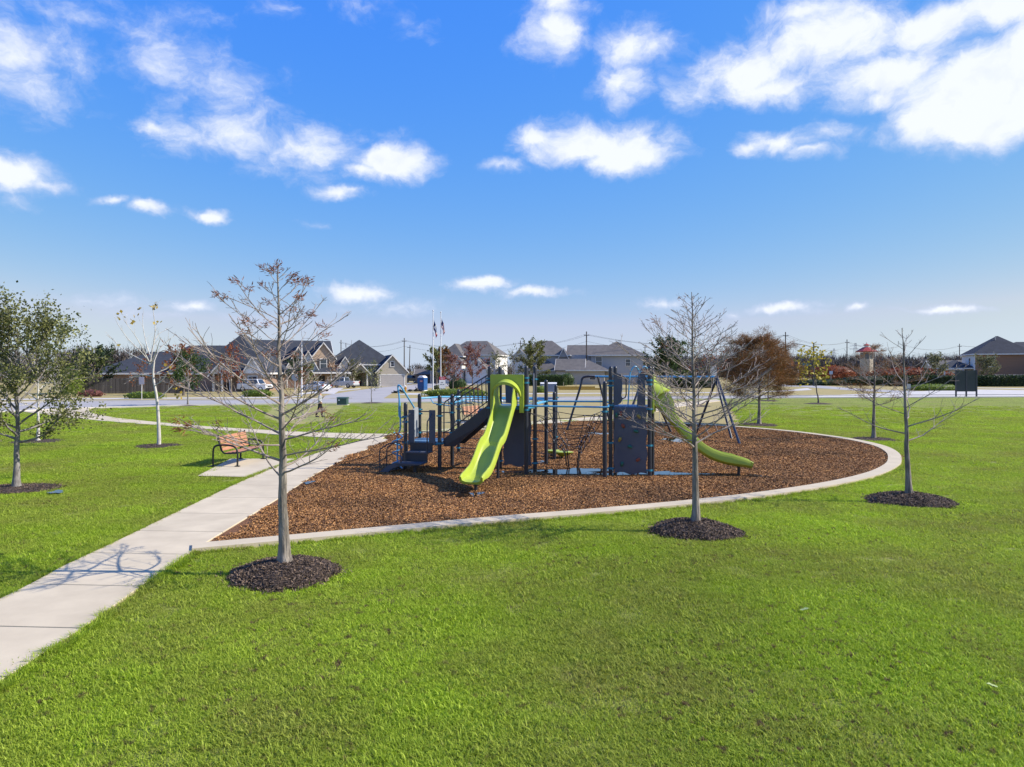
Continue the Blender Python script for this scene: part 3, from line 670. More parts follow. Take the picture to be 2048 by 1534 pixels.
# low platform: front panels beside the steps, side panel with slots, rails
panel('step_panel', Pc - v*.02, -u, [(.13,.80),(.13,1.83),(.33,1.83),(.33,.80)], M_panel)
panel('step_panel', Pa - v*.02, u, [(.10,.80),(.10,1.83),(.30,1.83),(.30,.80)], M_panel)
sp = panel('slotted_panel', Pa + v*.55, v, [(0,.93),(0,1.8),(.08,1.86),(.42,1.86),(.44,1.78),(.44,.93)], mat('light_panel', (.30,.32,.34), rough=.5))
for z0, z1 in ((1.35, 1.5), (1.0, 1.2)):
    panel('slot', Pa + v*.64 - u*.004, v, [(0, z0), (.06, z1), (.2, z1+.02), (.26, z1-.1), (.2, z0)], M_steel, .03, sp)
def rail(pts, r, m, name='rail', par=None, k=5, n=8, sm=True):
    return PB().tube(smoothpts(pts, k) if sm else pts, r, n).put(name, m, par, smooth=40)
def loop(p, ax, a0, a1, z0, z1, name='grab_rail'):
    c = .12; pts = [p+ax*a0+Z*z1, p+ax*(a1-c)+Z*z1, p+ax*(a1-.03)+Z*(z1-.035), p+ax*a1+Z*(z1-c), p+ax*a1+Z*(z0+c), p+ax*(a1-.03)+Z*(z0+.035), p+ax*(a1-c)+Z*z0, p+ax*a0+Z*z0]
    return rail(pts, .018, M_steel, name, sm=False)
loop(Pb, u, .03, .46, 1.07, 1.72); loop(Pd, -u, .03, .42, 1.07, 1.70); loop(Pe, u, .03, .60, 1.2, 1.83)
# --- front steps
d_step = -v; mid = Pa + u*.55
for i, (z, o0, o1) in enumerate(((.89-.28, 0.02, .40), (.33, .36, .86))):
    w = .36 if i == 0 else .40
    c0 = mid + d_step*o0; c1 = mid + d_step*o1; sh = -.02 if i == 0 else -.10
    quad = [c0 - u*w + u*sh, c1 - u*w + u*sh, c1 + u*w + u*sh, c0 + u*w + u*sh]
    st = PB().prism([(p.x, p.y) for p in quad], 'z', z-.045, z).put('step', M_panel, bevel=.006)
    fr = PB(); f0, f1 = c0 - u*w + u*sh, c0 + u*w + u*sh
    fr.add([f0+Z*z, f1+Z*z, f1+Z*(z+.24), f0+Z*(z+.24), f0+Z*z-v*.02, f1+Z*z-v*.02, f1+Z*(z+.24)-v*.02, f0+Z*(z+.24)-v*.02], [(0,1,2,3),(7,6,5,4),(0,4,5,1),(1,5,6,2),(2,6,7,3),(3,7,4,0)]); fr.put('riser', M_steel, st)
# entry ramp arch at the left of the lowest step
e0 = mid + d_step*.55 - u*.5; rp = []
arch = [(0, .33), (-.28, .22), (-.52, .04), (-.52, -.12), (-.40, -.12), (-.28, .0), (-.1, .16), (.12, .23), (.75, .27), (.75, .33)]
for off in (-.26, .26): panel('stringer', e0 + v*off, u, arch, M_panel, .04)
PB().prism([((e0 + u*a + v*b).x, (e0 + u*a + v*b).y) for a, b in ((-.30,-.24),(-.05,-.24),(-.05,.24),(-.30,.24))], 'z', .16, .20).put('step', M_panel)
for off in (-.24, .24): rail([e0+v*off-u*.52+Z*.0, e0+v*off-u*.52+Z*.62, e0+v*off-u*.45+Z*.74, e0+v*off-u*.2+Z*.88, e0+v*off+u*.06+Z*.90, e0+v*off+u*.14+Z*.82, e0+v*off+u*.15+Z*.3], .018, M_steel, 'handrail', k=4)
PB().lathe([(.05, -.12), (.05, .3)], tuple((mid + d_step*.62 + u*.02))[:2] + (0,), 12).put('step_leg', M_steel)
for sgn in (-1, 1):
    h = mid + u*(.36*sgn) + d_step*.10
    rail([h + d_step*.42 + Z*.34, h + d_step*.42 + Z*1.42, h + d_step*.34 + Z*1.55, h + d_step*.1 + Z*1.7, h + Z*1.72], .018, M_steel, 'handrail', k=3)
# --- corkscrew climber on the left
cs = Pa - u*.26 - v*.02
pole = rail([cs+Z*-.1, cs+Z*.95, cs - u*.02+Z*1.05, cs+u*.10+Z*1.28, cs + u*.07 + Z*2.1, cs + u*.02 + Z*2.52, cs+u*.07+Z*2.56, cs + u*.16 + Z*2.47, Pa + v*.62 + u*.02 + Z*1.86], .026, M_blue, 'corkscrew_pole', k=4)
hel = [cs + Vector((math.cos(t)*.15, math.sin(t)*.15, .02 + t*.052)) for t in np.linspace(0, 6.283*3.4, 80)]
PB().tube(hel, .02, 8).put('spiral', M_blue, pole, smooth=40)
rail([Pa - u*.05 + Z*1.6, cs + u*.08 + Z*1.6, cs + u*.05 + Z*1.75, cs + u*.06 + Z*2.3], .018, M_blue, 'brace', pole, k=4)
# --- stairs from low platform to the left deck
s0 = Pc + Z*CZ + u*.02; s1 = Pf + Z*DZ - u*.0
run = s1 - s0; 
stair_c = [Pc + v*.10, Pc + v*.98]
top_c = [Pf + v*.10, Pf + v*.98]
for b0, b1 in zip(stair_c, top_c):
    b0 = b0 + u*.10; b1 = b1 - u*.02
    mb = PB(); nrm = v*.02; pr = [b0 + Z*(CZ-.14), b0 + Z*(CZ+.05), b0 + u*.06 + Z*(CZ+.13), b1 + Z*(DZ+.05), b1 + Z*(DZ-.30), b1 - (b1-b0)*.25 + Z*(-.36+DZ-.27), b0 + u*.35 + Z*(CZ-.14)]
    vs = [p - nrm for p in pr] + [p + nrm for p in pr]; n = len(pr)
    mb.add(vs, [tuple(range(n))[::-1], tuple(range(n, 2*n))] + [(i, (i+1) % n, n+(i+1) % n, n+i) for i in range(n)]); st = mb.put('stair_stringer', M_steel)
    lo0, lo1 = b0 + Z*(CZ+.30), b1 + Z*(DZ+.16); hi0, hi1 = b0 + Z*(CZ+1.20), b1 + Z*(DZ+.92)
    lo0 = lo0 + u*.12 + Z*.03
    rail([b0 + Z*(CZ+.28), b0 + u*.14 + Z*(CZ+.33), lo1], .015, M_steel, 'stair_rail', st, sm=False)
    rail([b0 + Z*(CZ+.05), b0 + Z*(CZ+1.12), b0 + u*.05 + Z*(CZ+1.2), hi1], .02, M_steel, 'stair_rail', st, sm=False)
    for i in range(1, 11):
        t = i / 11; PB().tube([lo0.lerp(lo1, t), hi0.lerp(hi1, t)], .011, 6).put('baluster', M_steel, st)
for i in range(5):
    t = (i + .6) / 5.2; c = (stair_c[0] + u*.10).lerp(top_c[0] - u*.02, t); z = CZ + (DZ - CZ)*(i + 1)/6
    q = [c - u*.02, c + u*.24, c + u*.24 + v*.86, c - u*.02 + v*.86]; PB().prism([(p.x, p.y) for p in q], 'z', z-.04, z).put('stair_tread', M_panel)
# --- slide hoods (a square panel with an arched opening and a projecting brim)
def hood(p, ax, out, w=1.0, z0=1.80, z1=2.90, brim=.26, drop=.04):
    # p = left end of the panel, ax = along it, out = outward direction
    cx_, hw = w/2, .37*w; zc = z1 - .26 - hw
    arch = [(cx_ + hw*math.cos(t), zc + hw*math.sin(t)*1.04) for t in np.linspace(0, math.pi, 22)]
    poly = [(0, z0), (0, z1-.03), (.03, z1), (w-.03, z1), (w, z1-.03), (w, z0), (cx_+hw, z0)] + arch + [(cx_-hw, z0)]
    h = panel('slide_hood', p + out*.05, ax, poly, M_lime, .08)
    mb = PB(); n = len(arch); vs = []
    for (a, z) in arch:
        e = (z - (zc)) / hw; br = .06 + brim*max(0, e)
        a2 = cx_ + (a - cx_)*1.16; z2 = zc + (z - zc)*1.2
        dp = drop*max(0, e)
        for (aa, zz, d) in ((a, z, .08), (a, z - dp, .09 + br), (a2, z2 - dp, .09 + br), (a2*1.0, z2 + .05*max(e, 0), .08)): vs.append(p + ax*aa + Z*zz + out*d)
    mb.add(vs, [(4*i+k, 4*i+(k+1) % 4, 4*i+4+(k+1) % 4, 4*i+4+k) for i in range(n-1) for k in range(4)] + [(0,1,2,3), (4*n-4, 4*n-3, 4*n-2, 4*n-1)])
    mb.put('brim', M_lime, h, smooth=50)
    return h
h1 = hood(Pf + u*.05 - v*.02, u, -v)
h2 = hood(Pq - v*.05 + u*.02, -v, u, brim=.36, drop=.20)
CROSS = [(-.30,.21),(-.30,.02),(-.215,-.055),(.215,-.055),(.30,.02),(.30,.21),(.285,.235),(.262,.235),(.248,.205),(.235,.075),(.20,.028),(.15,.008),(.07,0),(-.07,0),(-.15,.008),(-.20,.028),(-.235,.075),(-.248,.205),(-.262,.235),(-.285,.235)]
def slide(p0, d, prof, exit_label, support, wmul=1.0):
    lat = Vector((-d.y, d.x, 0)); pth = smoothpts([p0 + d*s_ + Z*z for s_, z in prof], 6)
    smax = prof[-1][0]; ups = []
    for q in pth:
        s_ = (q - p0).dot(d); e = 1.0
        if s_ < .45: e = 1 + 1.9*(1 - s_/.45)
        if s_ > smax - .5: e = max(.6, 1 - .4*(s_ - smax + .5)/.5)
        ups.append(e)
    o = PB().sweep(pth, [(a*wmul, c) for a, c in CROSS], lat, ups).put('slide', M_lime, smooth=42)
    for s_, z in support:
        b = p0 + d*s_; PB().lathe([(.042, -.12), (.042, z)], (b.x, b.y, 0), 12).put('slide_leg', M_post, o, smooth=40)
    return o
f0 = (Pf + Ph)/2 - v*.03
slide(f0, -v, [(0,2.0),(.15,1.985),(.34,1.86),(.75,1.50),(1.15,1.17),(1.38,1.05),(1.62,.99),(1.85,.86),(2.2,.60),(2.55,.41),(2.85,.335),(3.2,.325),(3.34,.29)], '', [(2.98, .28), (1.0, 1.2)], 1.0)
b0 = (Pp + Pq)/2 + u*.03; dB = (Vector((6.78, 20.2, 0)) - b0); dB.z = 0; LB = dB.length; dB.normalize()
slide(b0, dB, [(0,2.0),(.12,1.985),(.28,1.86),(.6,1.47),(1.1,.93),(1.5,.62),(1.9,.45),(2.3,.37),(LB-.15,.335),(LB,.30)], '', [(LB-.32, .28)])
# --- rails of the net frame, hand loops on the right deck
def brail(pts, name='blue_rail', r=.026): return rail(pts, r, M_blue, name, sm=False)
brail([Ph + Z*2.0 - v*.06, Pm + Z*1.995 - v*.08, Pm + u*.1 - v*.05 + Z*2.0, Pn - u*.05 + Z*2.03 - v*.06])
brail([Pi + Z*2.0 + u*.05, Pj + Z*2.03 + v*.06, Pr + Z*2.03 + v*.06, Po + Z*2.02 - u*.05])
brail([Pi + Z*2.02, Pj + Z*2.03 - u*.06]); 
for dx in (0, .30):
    a = Pn + u*(.48 + dx*.9) + v*.10
    rail([a + Z*2.0, a + Z*2.5 + u*.03, a + Z*2.9 + u*.06, a + Z*3.06 + u*.12, a + Z*3.13 + u*.2 + v*.03, a + Z*3.06 + u*.27 + v*.1, a + Z*2.9 + u*.29 + v*.2, a + Z*2.0 + u*.26 + v*.5], .02, M_blue, 'hand_arch', k=4)
loop(Pn + v*.2, u, .33, .42, 2.2, 2.85, 'grab_rail')
# --- overhead ladders behind
LA = [Pb + Z*2.13 + v*.03, Pb + Z*2.13 + v*.9 + u*.5, Pe + Z*2.06 - v*.5 + u*.0, Pe + Z*2.04 + u*.5, Pe + Z*2.02 + u*1.6 + v*.25]
Pl2 = Pl + Vector((-.1, .0, 0))
ladder = brail(smoothpts([Pb + Z*2.13, Pb + Z*2.14 + Vector((.55,.9,0)), Pe + Z*2.08 + Vector((-.15,-.6,0)), Pe + Z*2.06 + Vector((.5,-.05,0)), Vector((-.4,25.95,2.03)), Vector((.6,25.95,2.01)), Pl + Z*2.0], 6), 'overhead_rail', .03)
l2 = smoothpts([Pd + Z*2.0, Pd + Z*2.02 + Vector((.2,.9,0)), Pe + Z*2.0 + Vector((.35,-.75,0)), Pe + Z*2.0 + Vector((.9,-.45,0)), Vector((.1,25.4,2.0)), Vector((.9,24.9,2.0)), Pk + Z*2.0], 6)
brail(l2, 'overhead_rail', .03)
l1 = smoothpts([Pb + Z*2.13, Pb + Z*2.14 + Vector((.55,.9,0)), Pe + Z*2.08 + Vector((-.15,-.6,0)), Pe + Z*2.06 + Vector((.5,-.05,0)), Vector((-.4,25.95,2.03)), Vector((.6,25.95,2.01)), Pl + Z*2.0], 6)
for i in range(3, len(l1) - 2, 3):
    a, b = l1[i], l2[i]; c = a.lerp(b, .5); PB().tube([a, a.lerp(b, .12) - Z*.16, b.lerp(a, .12) - Z*.16, b], .017, 6).put('rung', M_blue, ladder)
for z in (.55, .2, .95):
    PB().tube([Pe + Z*z, Vector((-.2, 25.3, z)), Pk + Z*z], .016, 6).put('low_bar', M_steel)
# --- rope net
nc = Vector((1.86, 21.5, 0)); anchors = [Ph + Z*1.82, Pm + Z*1.72, Pn + Z*1.6, Pr + Z*1.75, Pj + Z*1.82, Pi + Z*1.45]
net = PB(); conn = PB(); rgn = random.Random(4); LEV = [(1.02, 1.62), (.80, 1.27), (.60, .98), (.42, .80), (.30, .66)]
spokes = []
for k, a in enumerate(anchors):
    dirv = Vector((a.x - nc.x, a.y - nc.y, 0)).normalized()
    for j in (-.16, .16):
        dv = (Matrix.Rotation(j, 3, 'Z') @ dirv)
        pts = [a] + [nc + dv*r + Z*(z + rgn.uniform(-.05, .05) + .10*math.sin(k*2.1)) for r, z in LEV]; spokes.append(pts); net.tube(pts, .011, 5)
for i in range(1, len(LEV)+1):
    ring = []
    for k, p in enumerate(spokes):
        ring.append(p[i]); q = spokes[(k+1) % len(spokes)][i]; ring.append((p[i]+q)/2 - Z*.035)
        conn.lathe([(.004,-.018),(.017,-.012),(.017,.012),(.004,.018)], tuple(p[i]), 8)
    net.tube(ring, .011, 5, closed=True)
for k in range(0, 12, 3):
    p = spokes[k][-1]; e = nc + (p - nc)*.62; e.z = -.05; net.tube([p, p.lerp(e, .5) + Vector((rgn.uniform(-.04,.04), 0, 0)), e], .011, 5)
    p = spokes[k+1][-1]; e = nc + (p - nc)*.55; e.z = -.05; net.tube([p, e], .011, 5)
nb = net.put('rope_net', M_rope); conn.put('rope_connector', M_conn, nb)

# --- stepping pods
for lab, x, y, rot, s_ in (('lime green stepping pod half hidden behind the net post', 1103, 916, .4, .8), ('lime green pointed stepping pod beside the net', 1124, 919, -.2, 1.0)):
    b = G(x, y); t = thing('stepping_pod', lab, 'playground pod', b, rot, 'lime stepping pods')
    mb = MB(); n = 24; pr = [(.05, .10), (.20, .16), (.30, .235), (.315, .26), (.29, .275), (.15, .265), (.0, .262)]
    vs = []
    for r, z in pr:
        for k in range(n):
            a = 6.2832*k/n; e = 1 + .25*math.cos(a); vs.append((r*e*s_*math.cos(a), r*.75*s_*math.sin(a), z))
    mb.add(vs, [(n*i+k, n*i+(k+1) % n, n*i+n+(k+1) % n, n*i+n+k) for i in range(len(pr)-1) for k in range(n)]); mb.build('pod_top', M_lime, t, smooth=60)
    MB().lathe([(.045, -.1), (.045, .13)], (0, 0, 0), 12).build('stem', M_post, t)

# ------------------------------------------------------------------ swing set
def swing_set():
    zt = 2.72
    e0 = A(1168, 753, 35.4); e1 = A(1434, 754, 33.2); e0.z = e1.z = zt; mid = e0.lerp(e1, .46)
    base = (e0 + e1)/2; base.z = 0; t = thing('swing_set', 'dark tubular swing frame with a blue top beam behind the climbing frame', 'swing', base)
    def put(mb, name, m, par=None, **k):
        mb.v = [(x - base.x, y - base.y, z) for x, y, z in mb.v]; return mb.build(name, m, par or t, **k)
    put(MB().tube([e0 + Vector((.5,0,0)), e1 - Vector((.1,0,0))], .052, 12), 'beam', M_blue, smooth=40)
    bx = (e1 - e0).normalized()
    def leg(top, foot, bend=False):
        foot = Vector(foot); foot.z = -.1
        if bend: pts = smoothpts([top + bx*.55, top + bx*.12, top - bx*.1 - Z*.12, top.lerp(foot, .2) - bx*.02, foot], 5)
        else: pts = [top, foot]
        put(MB().tube(pts, .055, 10), 'leg', M_post, smooth=40)
    leg(e0, G(1132, 863), True); leg(e0 + bx*.7, G(1226, 864)); leg(mid, G(1243, 870)); leg(mid + bx*.1, G(1345, 866)); leg(e1, G(1390, 868)); leg(e1, G(1482, 891)); leg(e1 - bx*.08, G(1465, 880))
    for f, yy in ((.17, 0), (.34, 0), (.62, 0), (.82, 0)):
        c = e0.lerp(e1, f); seat_z = .48; sw = put(MB().tube([c + bx*.24 + Z*(seat_z - zt), c + bx*.12 + Z*(seat_z - zt - .07), c - bx*.12 + Z*(seat_z - zt - .07), c - bx*.24 + Z*(seat_z - zt)], .022, 6), 'swing_seat', M_black)
        for sgn in (-1, 1):
            ch = MB()
            p0, p1 = c + bx*.25*sgn - Z*.05, c + bx*.24*sgn + Z*(seat_z - zt)
            for i in range(34):
                q = p0.lerp(p1, (i + .5)/34); hx = .009 if i % 2 else .003; hy = .003 if i % 2 else .009
                ch.cbox(q, hx*2, hy*2, .075)
            put(ch, 'chain', M_alu, sw)
swing_set()

# ------------------------------------------------------------------ benches
def bench(label, loc, rz):
    t = thing('park_bench', label, 'bench', loc, rz, 'orange slatted park benches')
    # local: seat faces +x, length along y
    for i in range(4):
        MB().cbox((-.02 + i*.125, 0, .445 - .012*(3-i)), .105, 1.86, .038).build('seat_slat', M_wood, t, bevel=.006)
    Mt = Matrix.Rotation(R(-14), 3, 'Y')
    for i in range(4):
        MB().cbox((-.13 - .031*i, 0, .53 + i*.118), .036, 1.86, .105, Mt).build('back_slat', M_wood, t, bevel=.006)
    for s_ in (-1, 1):
        y = s_*.95
        lp = smoothpts([(-.40,y,0),(-.40,y,.42),(-.36,y,.60),(-.22,y,.66),(.10,y,.66),(.30,y,.60),(.38,y,.44),(.38,y,0)], 4)
        MB().tube(lp, .030, 8).build('end_frame', M_black, t, smooth=40)
        MB().tube(smoothpts([(-.27,y,.98),(-.16,y,.58),(-.10,y,.46),(.0,y,.405),(.36,y,.42)], 5), .026, 8).build('arm_support', M_black, t, smooth=40)
        for x in (-.40, .38): MB().cbox((x, y, .015), .14, .09, .028).build('foot_plate', M_black, t)
    MB().cbox((.40, 0, .43), .03, 1.86, .05).build('front_rail', M_black, t)
    return t
bench('orange slatted bench with black arm loops on the pad beside the footpath', Vector((-8.85, 23.05, .028)), R(-4))
bench('distant orange slatted bench seen through the stair railing', G(948, 844), R(-28))
# ------------------------------------------------------------------ trees
def vrot(d, axis, ang): return Matrix.Rotation(ang, 3, axis) @ d
def stem(p, d, L, rg, seg=6, up=.15, wig=.10):
    pts = [p.copy()]; d = d.normalized()
    for i in range(seg):
        d = (d + Vector((rg.gauss(0, wig), rg.gauss(0, wig), rg.gauss(0, wig)*.6 + up/seg))).normalized()
        p = p + d*(L/seg); pts.append(p)
    return pts
def tap(n, r0, r1): return [r0 + (r1 - r0)*(i/(n-1))**.8 for i in range(n)]
class Leaves(MB):
    def __init__(s): super().__init__(); s.attr = []
    def leaf(s, p, d, l, w, rg, t):
        d = d.normalized(); n = d.cross(Vector((rg.gauss(0,1), rg.gauss(0,1), rg.gauss(0,1))))
        if n.length < 1e-4: return
        n.normalize(); q = n*w; b = len(s.v)
        for c in (p, p + d*l*.5 + q, p + d*l, p + d*l*.5 - q): s.v.append((c.x, c.y, c.z))
        s.f.append((b, b+1, b+2, b+3)); s.attr += [t]*4
    def needle_tuft(s, p, d, rg, n=16, l=.11, w=.006, spread=.7):
        for i in range(n):
            dd = d + Vector((rg.gauss(0, spread), rg.gauss(0, spread), rg.gauss(-.15, spread*.6))); s.leaf(p + Vector((rg.gauss(0, l*.45), rg.gauss(0, l*.45), rg.gauss(0, l*.3))), dd, l*rg.uniform(.5, 1.2), w*rg.uniform(.7, 1.4), rg, rg.random())

def cypress(label, base, H, r0, z0, nb, Rm, seed, tufts=0.05, tuft_zone=0.0, lean=(0, 0), mbark=M_bark, leafm=M_rust, shape=None, sub=7, twig=3, leafy=0.0, group='bare cypress trees', name='cypress_tree', tuft_n=16, tuft_l=.10, el0=12, el1=36, cls='tree', extra_up=.24, zsink=.05):
    rg = random.Random(seed); t = thing(name, label, cls, base, 0, group)
    tr = []; n = 26; off = Vector((0, 0, 0))
    for i in range(n):
        f = i/(n-1); off = off + Vector((rg.gauss(0, .006), rg.gauss(0, .006), 0)) if i else off
        tr.append(Vector((lean[0]*f, lean[1]*f, -zsink + (H + zsink)*f)) + off)
    def rt(f): return r0*(1 - .97*f**.9)*(1 + .75*math.exp(-f*26)) + .004
    MB().tube(tr, [rt(i/(n-1)) for i in range(n)], 14).build('trunk', mbark, t, smooth=60)
    def tp(z):
        f = (z + zsink)/(H + zsink)*(n-1); i = min(int(f), n-2); return tr[i].lerp(tr[i+1], f - i)
    lv = Leaves(); az = rg.uniform(0, 6.28)
    for k in range(nb):
        f = k/max(1, nb-1); z = z0 + (H*.975 - z0)*f**.92; az += 2.4 + rg.gauss(0, .35)
        sh = shape(f) if shape else (.98 + .16*math.sin(f*4.5))*(1 - f**1.7) + .11
        Lb = Rm*sh*rg.uniform(.72, 1.12); el = R(el0 + (el1 - el0)*f + rg.gauss(0, 6))
        d = Vector((math.cos(az)*math.cos(el), math.sin(az)*math.cos(el), math.sin(el)))
        p = tp(z); pts = stem(p, d, Lb*1.08, rg, 7, extra_up, .10); rb = max(.0045, rt(z/H)*.42*(.6 + .5*rg.random()))
        mb = MB(); mb.tube(pts, tap(8, rb, .0042), 6)
        ns = max(2, int(sub*Lb/Rm*rg.uniform(.8, 1.3)))
        for j in range(ns):
            s_ = .22 + .74*(j + rg.random()*.7)/ns; i = min(6, int(s_*7)); q = pts[i].lerp(pts[i+1], s_*7 - i); tdir = (pts[i+1] - pts[i]).normalized()
            side = tdir.cross(Z).normalized()*(1 if j % 2 else -1); dd = (tdir*.72 + side*rg.uniform(.45, .95) + Z*rg.uniform(-.1, .45)).normalized()
            l2 = Lb*rg.uniform(.22, .46)*(1.15 - s_*.6); sp = stem(q, dd, l2, rg, 4, .22, .13); mb.tube(sp, tap(5, max(.0048, rb*.40), .003), 4, cap=False)
            for w in range(int(twig*rg.uniform(.5, 1.5))):
                a = rg.randint(1, 3); q2 = sp[a].lerp(sp[a+1], rg.random()); d3 = (dd + Vector((rg.gauss(0,.6), rg.gauss(0,.6), rg.gauss(.1,.45)))).normalized()
                tw = stem(q2, d3, l2*rg.uniform(.18, .5), rg, 2, .1, .15); mb.tube(tw, [.0034, .003, .0025], 3, cap=False)
                if leafy and rg.random() < leafy: lv.needle_tuft(tw[-1], d3, rg, tuft_n, tuft_l)
            pr = tufts + (tuft_zone if f > .72 else 0)
            if rg.random() < pr: lv.needle_tuft(sp[-1], dd, rg, tuft_n, tuft_l)
            if leafy and rg.random() < leafy:
                for _ in range(2): lv.needle_tuft(sp[rg.randint(1, 4)], dd, rg, tuft_n, tuft_l)
        if rg.random() < tufts*3 + tuft_zone: lv.needle_tuft(pts[-1], d, rg, tuft_n + 8, tuft_l*1.1)
        mb.build('branch', M_twig if mbark is M_bark else mbark, t, smooth=60, fix=False)
    if lv.f: lv.build('foliage', leafm, t, fix=False)
    return t

def sized(base, h): return Vector((base.x, base.y, h))
b, *_ = RINGS['t1']; cypress('tall bare cypress with rusty leaf tufts at its top, by the footpath', sized(b, .17), 4.42, .078, 1.24, 44, 1.42, 11, tufts=.03, tuft_zone=.36, lean=(-.12, .0), sub=10, twig=3, tuft_n=30, tuft_l=.085)
b, *_ = RINGS['t2']; cypress('bare twiggy cypress standing in front of the right slide', sized(b, .17), 4.3, .068, 1.40, 60, 1.40, 23, tufts=.02, lean=(-.05, 0), sub=10, twig=4)
b, *_ = RINGS['t3']; cypress('sparse bare cypress with long side branches right of the playground', sized(b, .17), 3.8, .066, 1.22, 19, 1.62, 37, tufts=.0, lean=(-.20, 0), sub=6, twig=2, el0=12, el1=42)
b, *_ = RINGS['t4']; cypress('small cypress with orange-brown top behind the border curve', b, 4.1, .085, 1.5, 30, 1.45, 41, tufts=.2, tuft_zone=.7, leafy=.35, leafm=M_rust2, sub=7, twig=3, tuft_n=12, tuft_l=.14)
b, *_ = RINGS['t5']
def t5shape(f): return (.95 + .25*math.sin(f*3.0))*(1 - f**2.0)**.6 + .06
cypress('full russet cypress on the right lawn', b, 4.65, .10, 1.35, 56, 1.85, 51, leafm=M_rust2, leafy=1.0, tufts=1.0, shape=t5shape, sub=10, twig=4, tuft_n=15, tuft_l=.27, group=None, el0=10, el1=34)

def broad(label, base, H, r0, z0, Rm, seed, leafm, nleaf, lsize, mbark=M_far_bark, name='tree', levels=3, limbs=11, cls='tree', group=None, zc=.55, lean=(0,0), twist=.14, clump=.22, upr=.8, flat=1.0, lw=.38, hue=None):
    rg = random.Random(seed); t = thing(name, label, cls, base, 0, group); lv = Leaves(); ends = []
    Ht = z0 + (H - z0)*.72; n = 12; tr = [Vector((lean[0]*i/(n-1) + rg.gauss(0, .012*H/4)*(i > 0), lean[1]*i/(n-1) + rg.gauss(0, .012*H/4)*(i > 0), -.06 + (Ht + .06)*i/(n-1))) for i in range(n)]
    MB().tube(tr, [r0*(1 - .8*(i/(n-1)))*(1 + .6*math.exp(-i*1.6)) for i in range(n)], 10).build('trunk', mbark, t, smooth=60)
    az = rg.uniform(0, 6.28); crown = MB(); H2 = (H - z0)/2
    for k in range(limbs):
        f = (k + .5)/limbs; z = z0 + (Ht - z0)*f; az += 2.4 + rg.gauss(0, .3); i = min(n-2, int((z + .06)/(Ht + .06)*(n-1))); p = tr[i].lerp(tr[i+1], ((z+.06)/(Ht+.06)*(n-1)) - i)
        zz = (z - z0)/(H - z0); Lb = Rm*flat*(.55 + .75*math.sin(math.pi*min(1, zz*.9 + .22)))*rg.uniform(.75, 1.1); el = R(18 + 52*f*upr + rg.gauss(0, 7))
        d = Vector((math.cos(az)*math.cos(el), math.sin(az)*math.cos(el), math.sin(el))); rb = r0*.42*(1 - .6*f)
        pts = stem(p, d, Lb, rg, 6, .35, twist); crown.tube(pts, tap(7, rb, rb*.22), 6); ends += pts[2:]
        for j in range(6):
            s_ = rg.uniform(.3, .98)*6; i2 = min(5, int(s_)); q = pts[i2].lerp(pts[i2+1], s_ - i2); dd = (d + Vector((rg.gauss(0,.6), rg.gauss(0,.6), rg.gauss(.2,.5)))).normalized()
            sp = stem(q, dd, Lb*rg.uniform(.25, .5), rg, 4, .25, .16); crown.tube(sp, tap(5, rb*.35, rb*.1 + .001), 4, cap=False); ends += sp[1:]
            if levels > 2:
                for w in range(3):
                    q2 = sp[rg.randint(1, 4)]; d3 = (dd + Vector((rg.gauss(0,.7), rg.gauss(0,.7), rg.gauss(.15,.5)))).normalized(); tw = stem(q2, d3, Lb*rg.uniform(.12, .25), rg, 3, .1, .2)
                    crown.tube(tw, [rb*.14 + .001]*2 + [.0015]*2, 3, cap=False); ends += tw[1:]
    crown.build('branches', mbark if mbark is not M_bark else M_twig, t, smooth=60, fix=False)
    for i in range(nleaf):
        e = rg.choice(ends); 
        p = e + Vector((rg.gauss(0, clump), rg.gauss(0, clump), rg.gauss(0, clump)))*rg.random()
        lv.leaf(p, Vector((rg.gauss(0,1), rg.gauss(0,1), rg.gauss(.2,.8))), lsize*rg.uniform(.6, 1.35), lsize*lw*rg.uniform(.7, 1.2), rg, min(1, max(0, rg.gauss(.42, .3))))
    if nleaf: lv.build('foliage', leafm, t, fix=False)
    return t
# leafy oak at the left edge
b, *_ = RINGS['oak']; broad('leafy live oak at the left edge of the picture', sized(b, .03), 4.15, .085, 1.10, 1.66, 61, M_oak, 14000, .072, M_oak_bark, 'oak_tree', 3, 24, zc=.6, clump=.17, upr=.9, lean=(.05, 0))
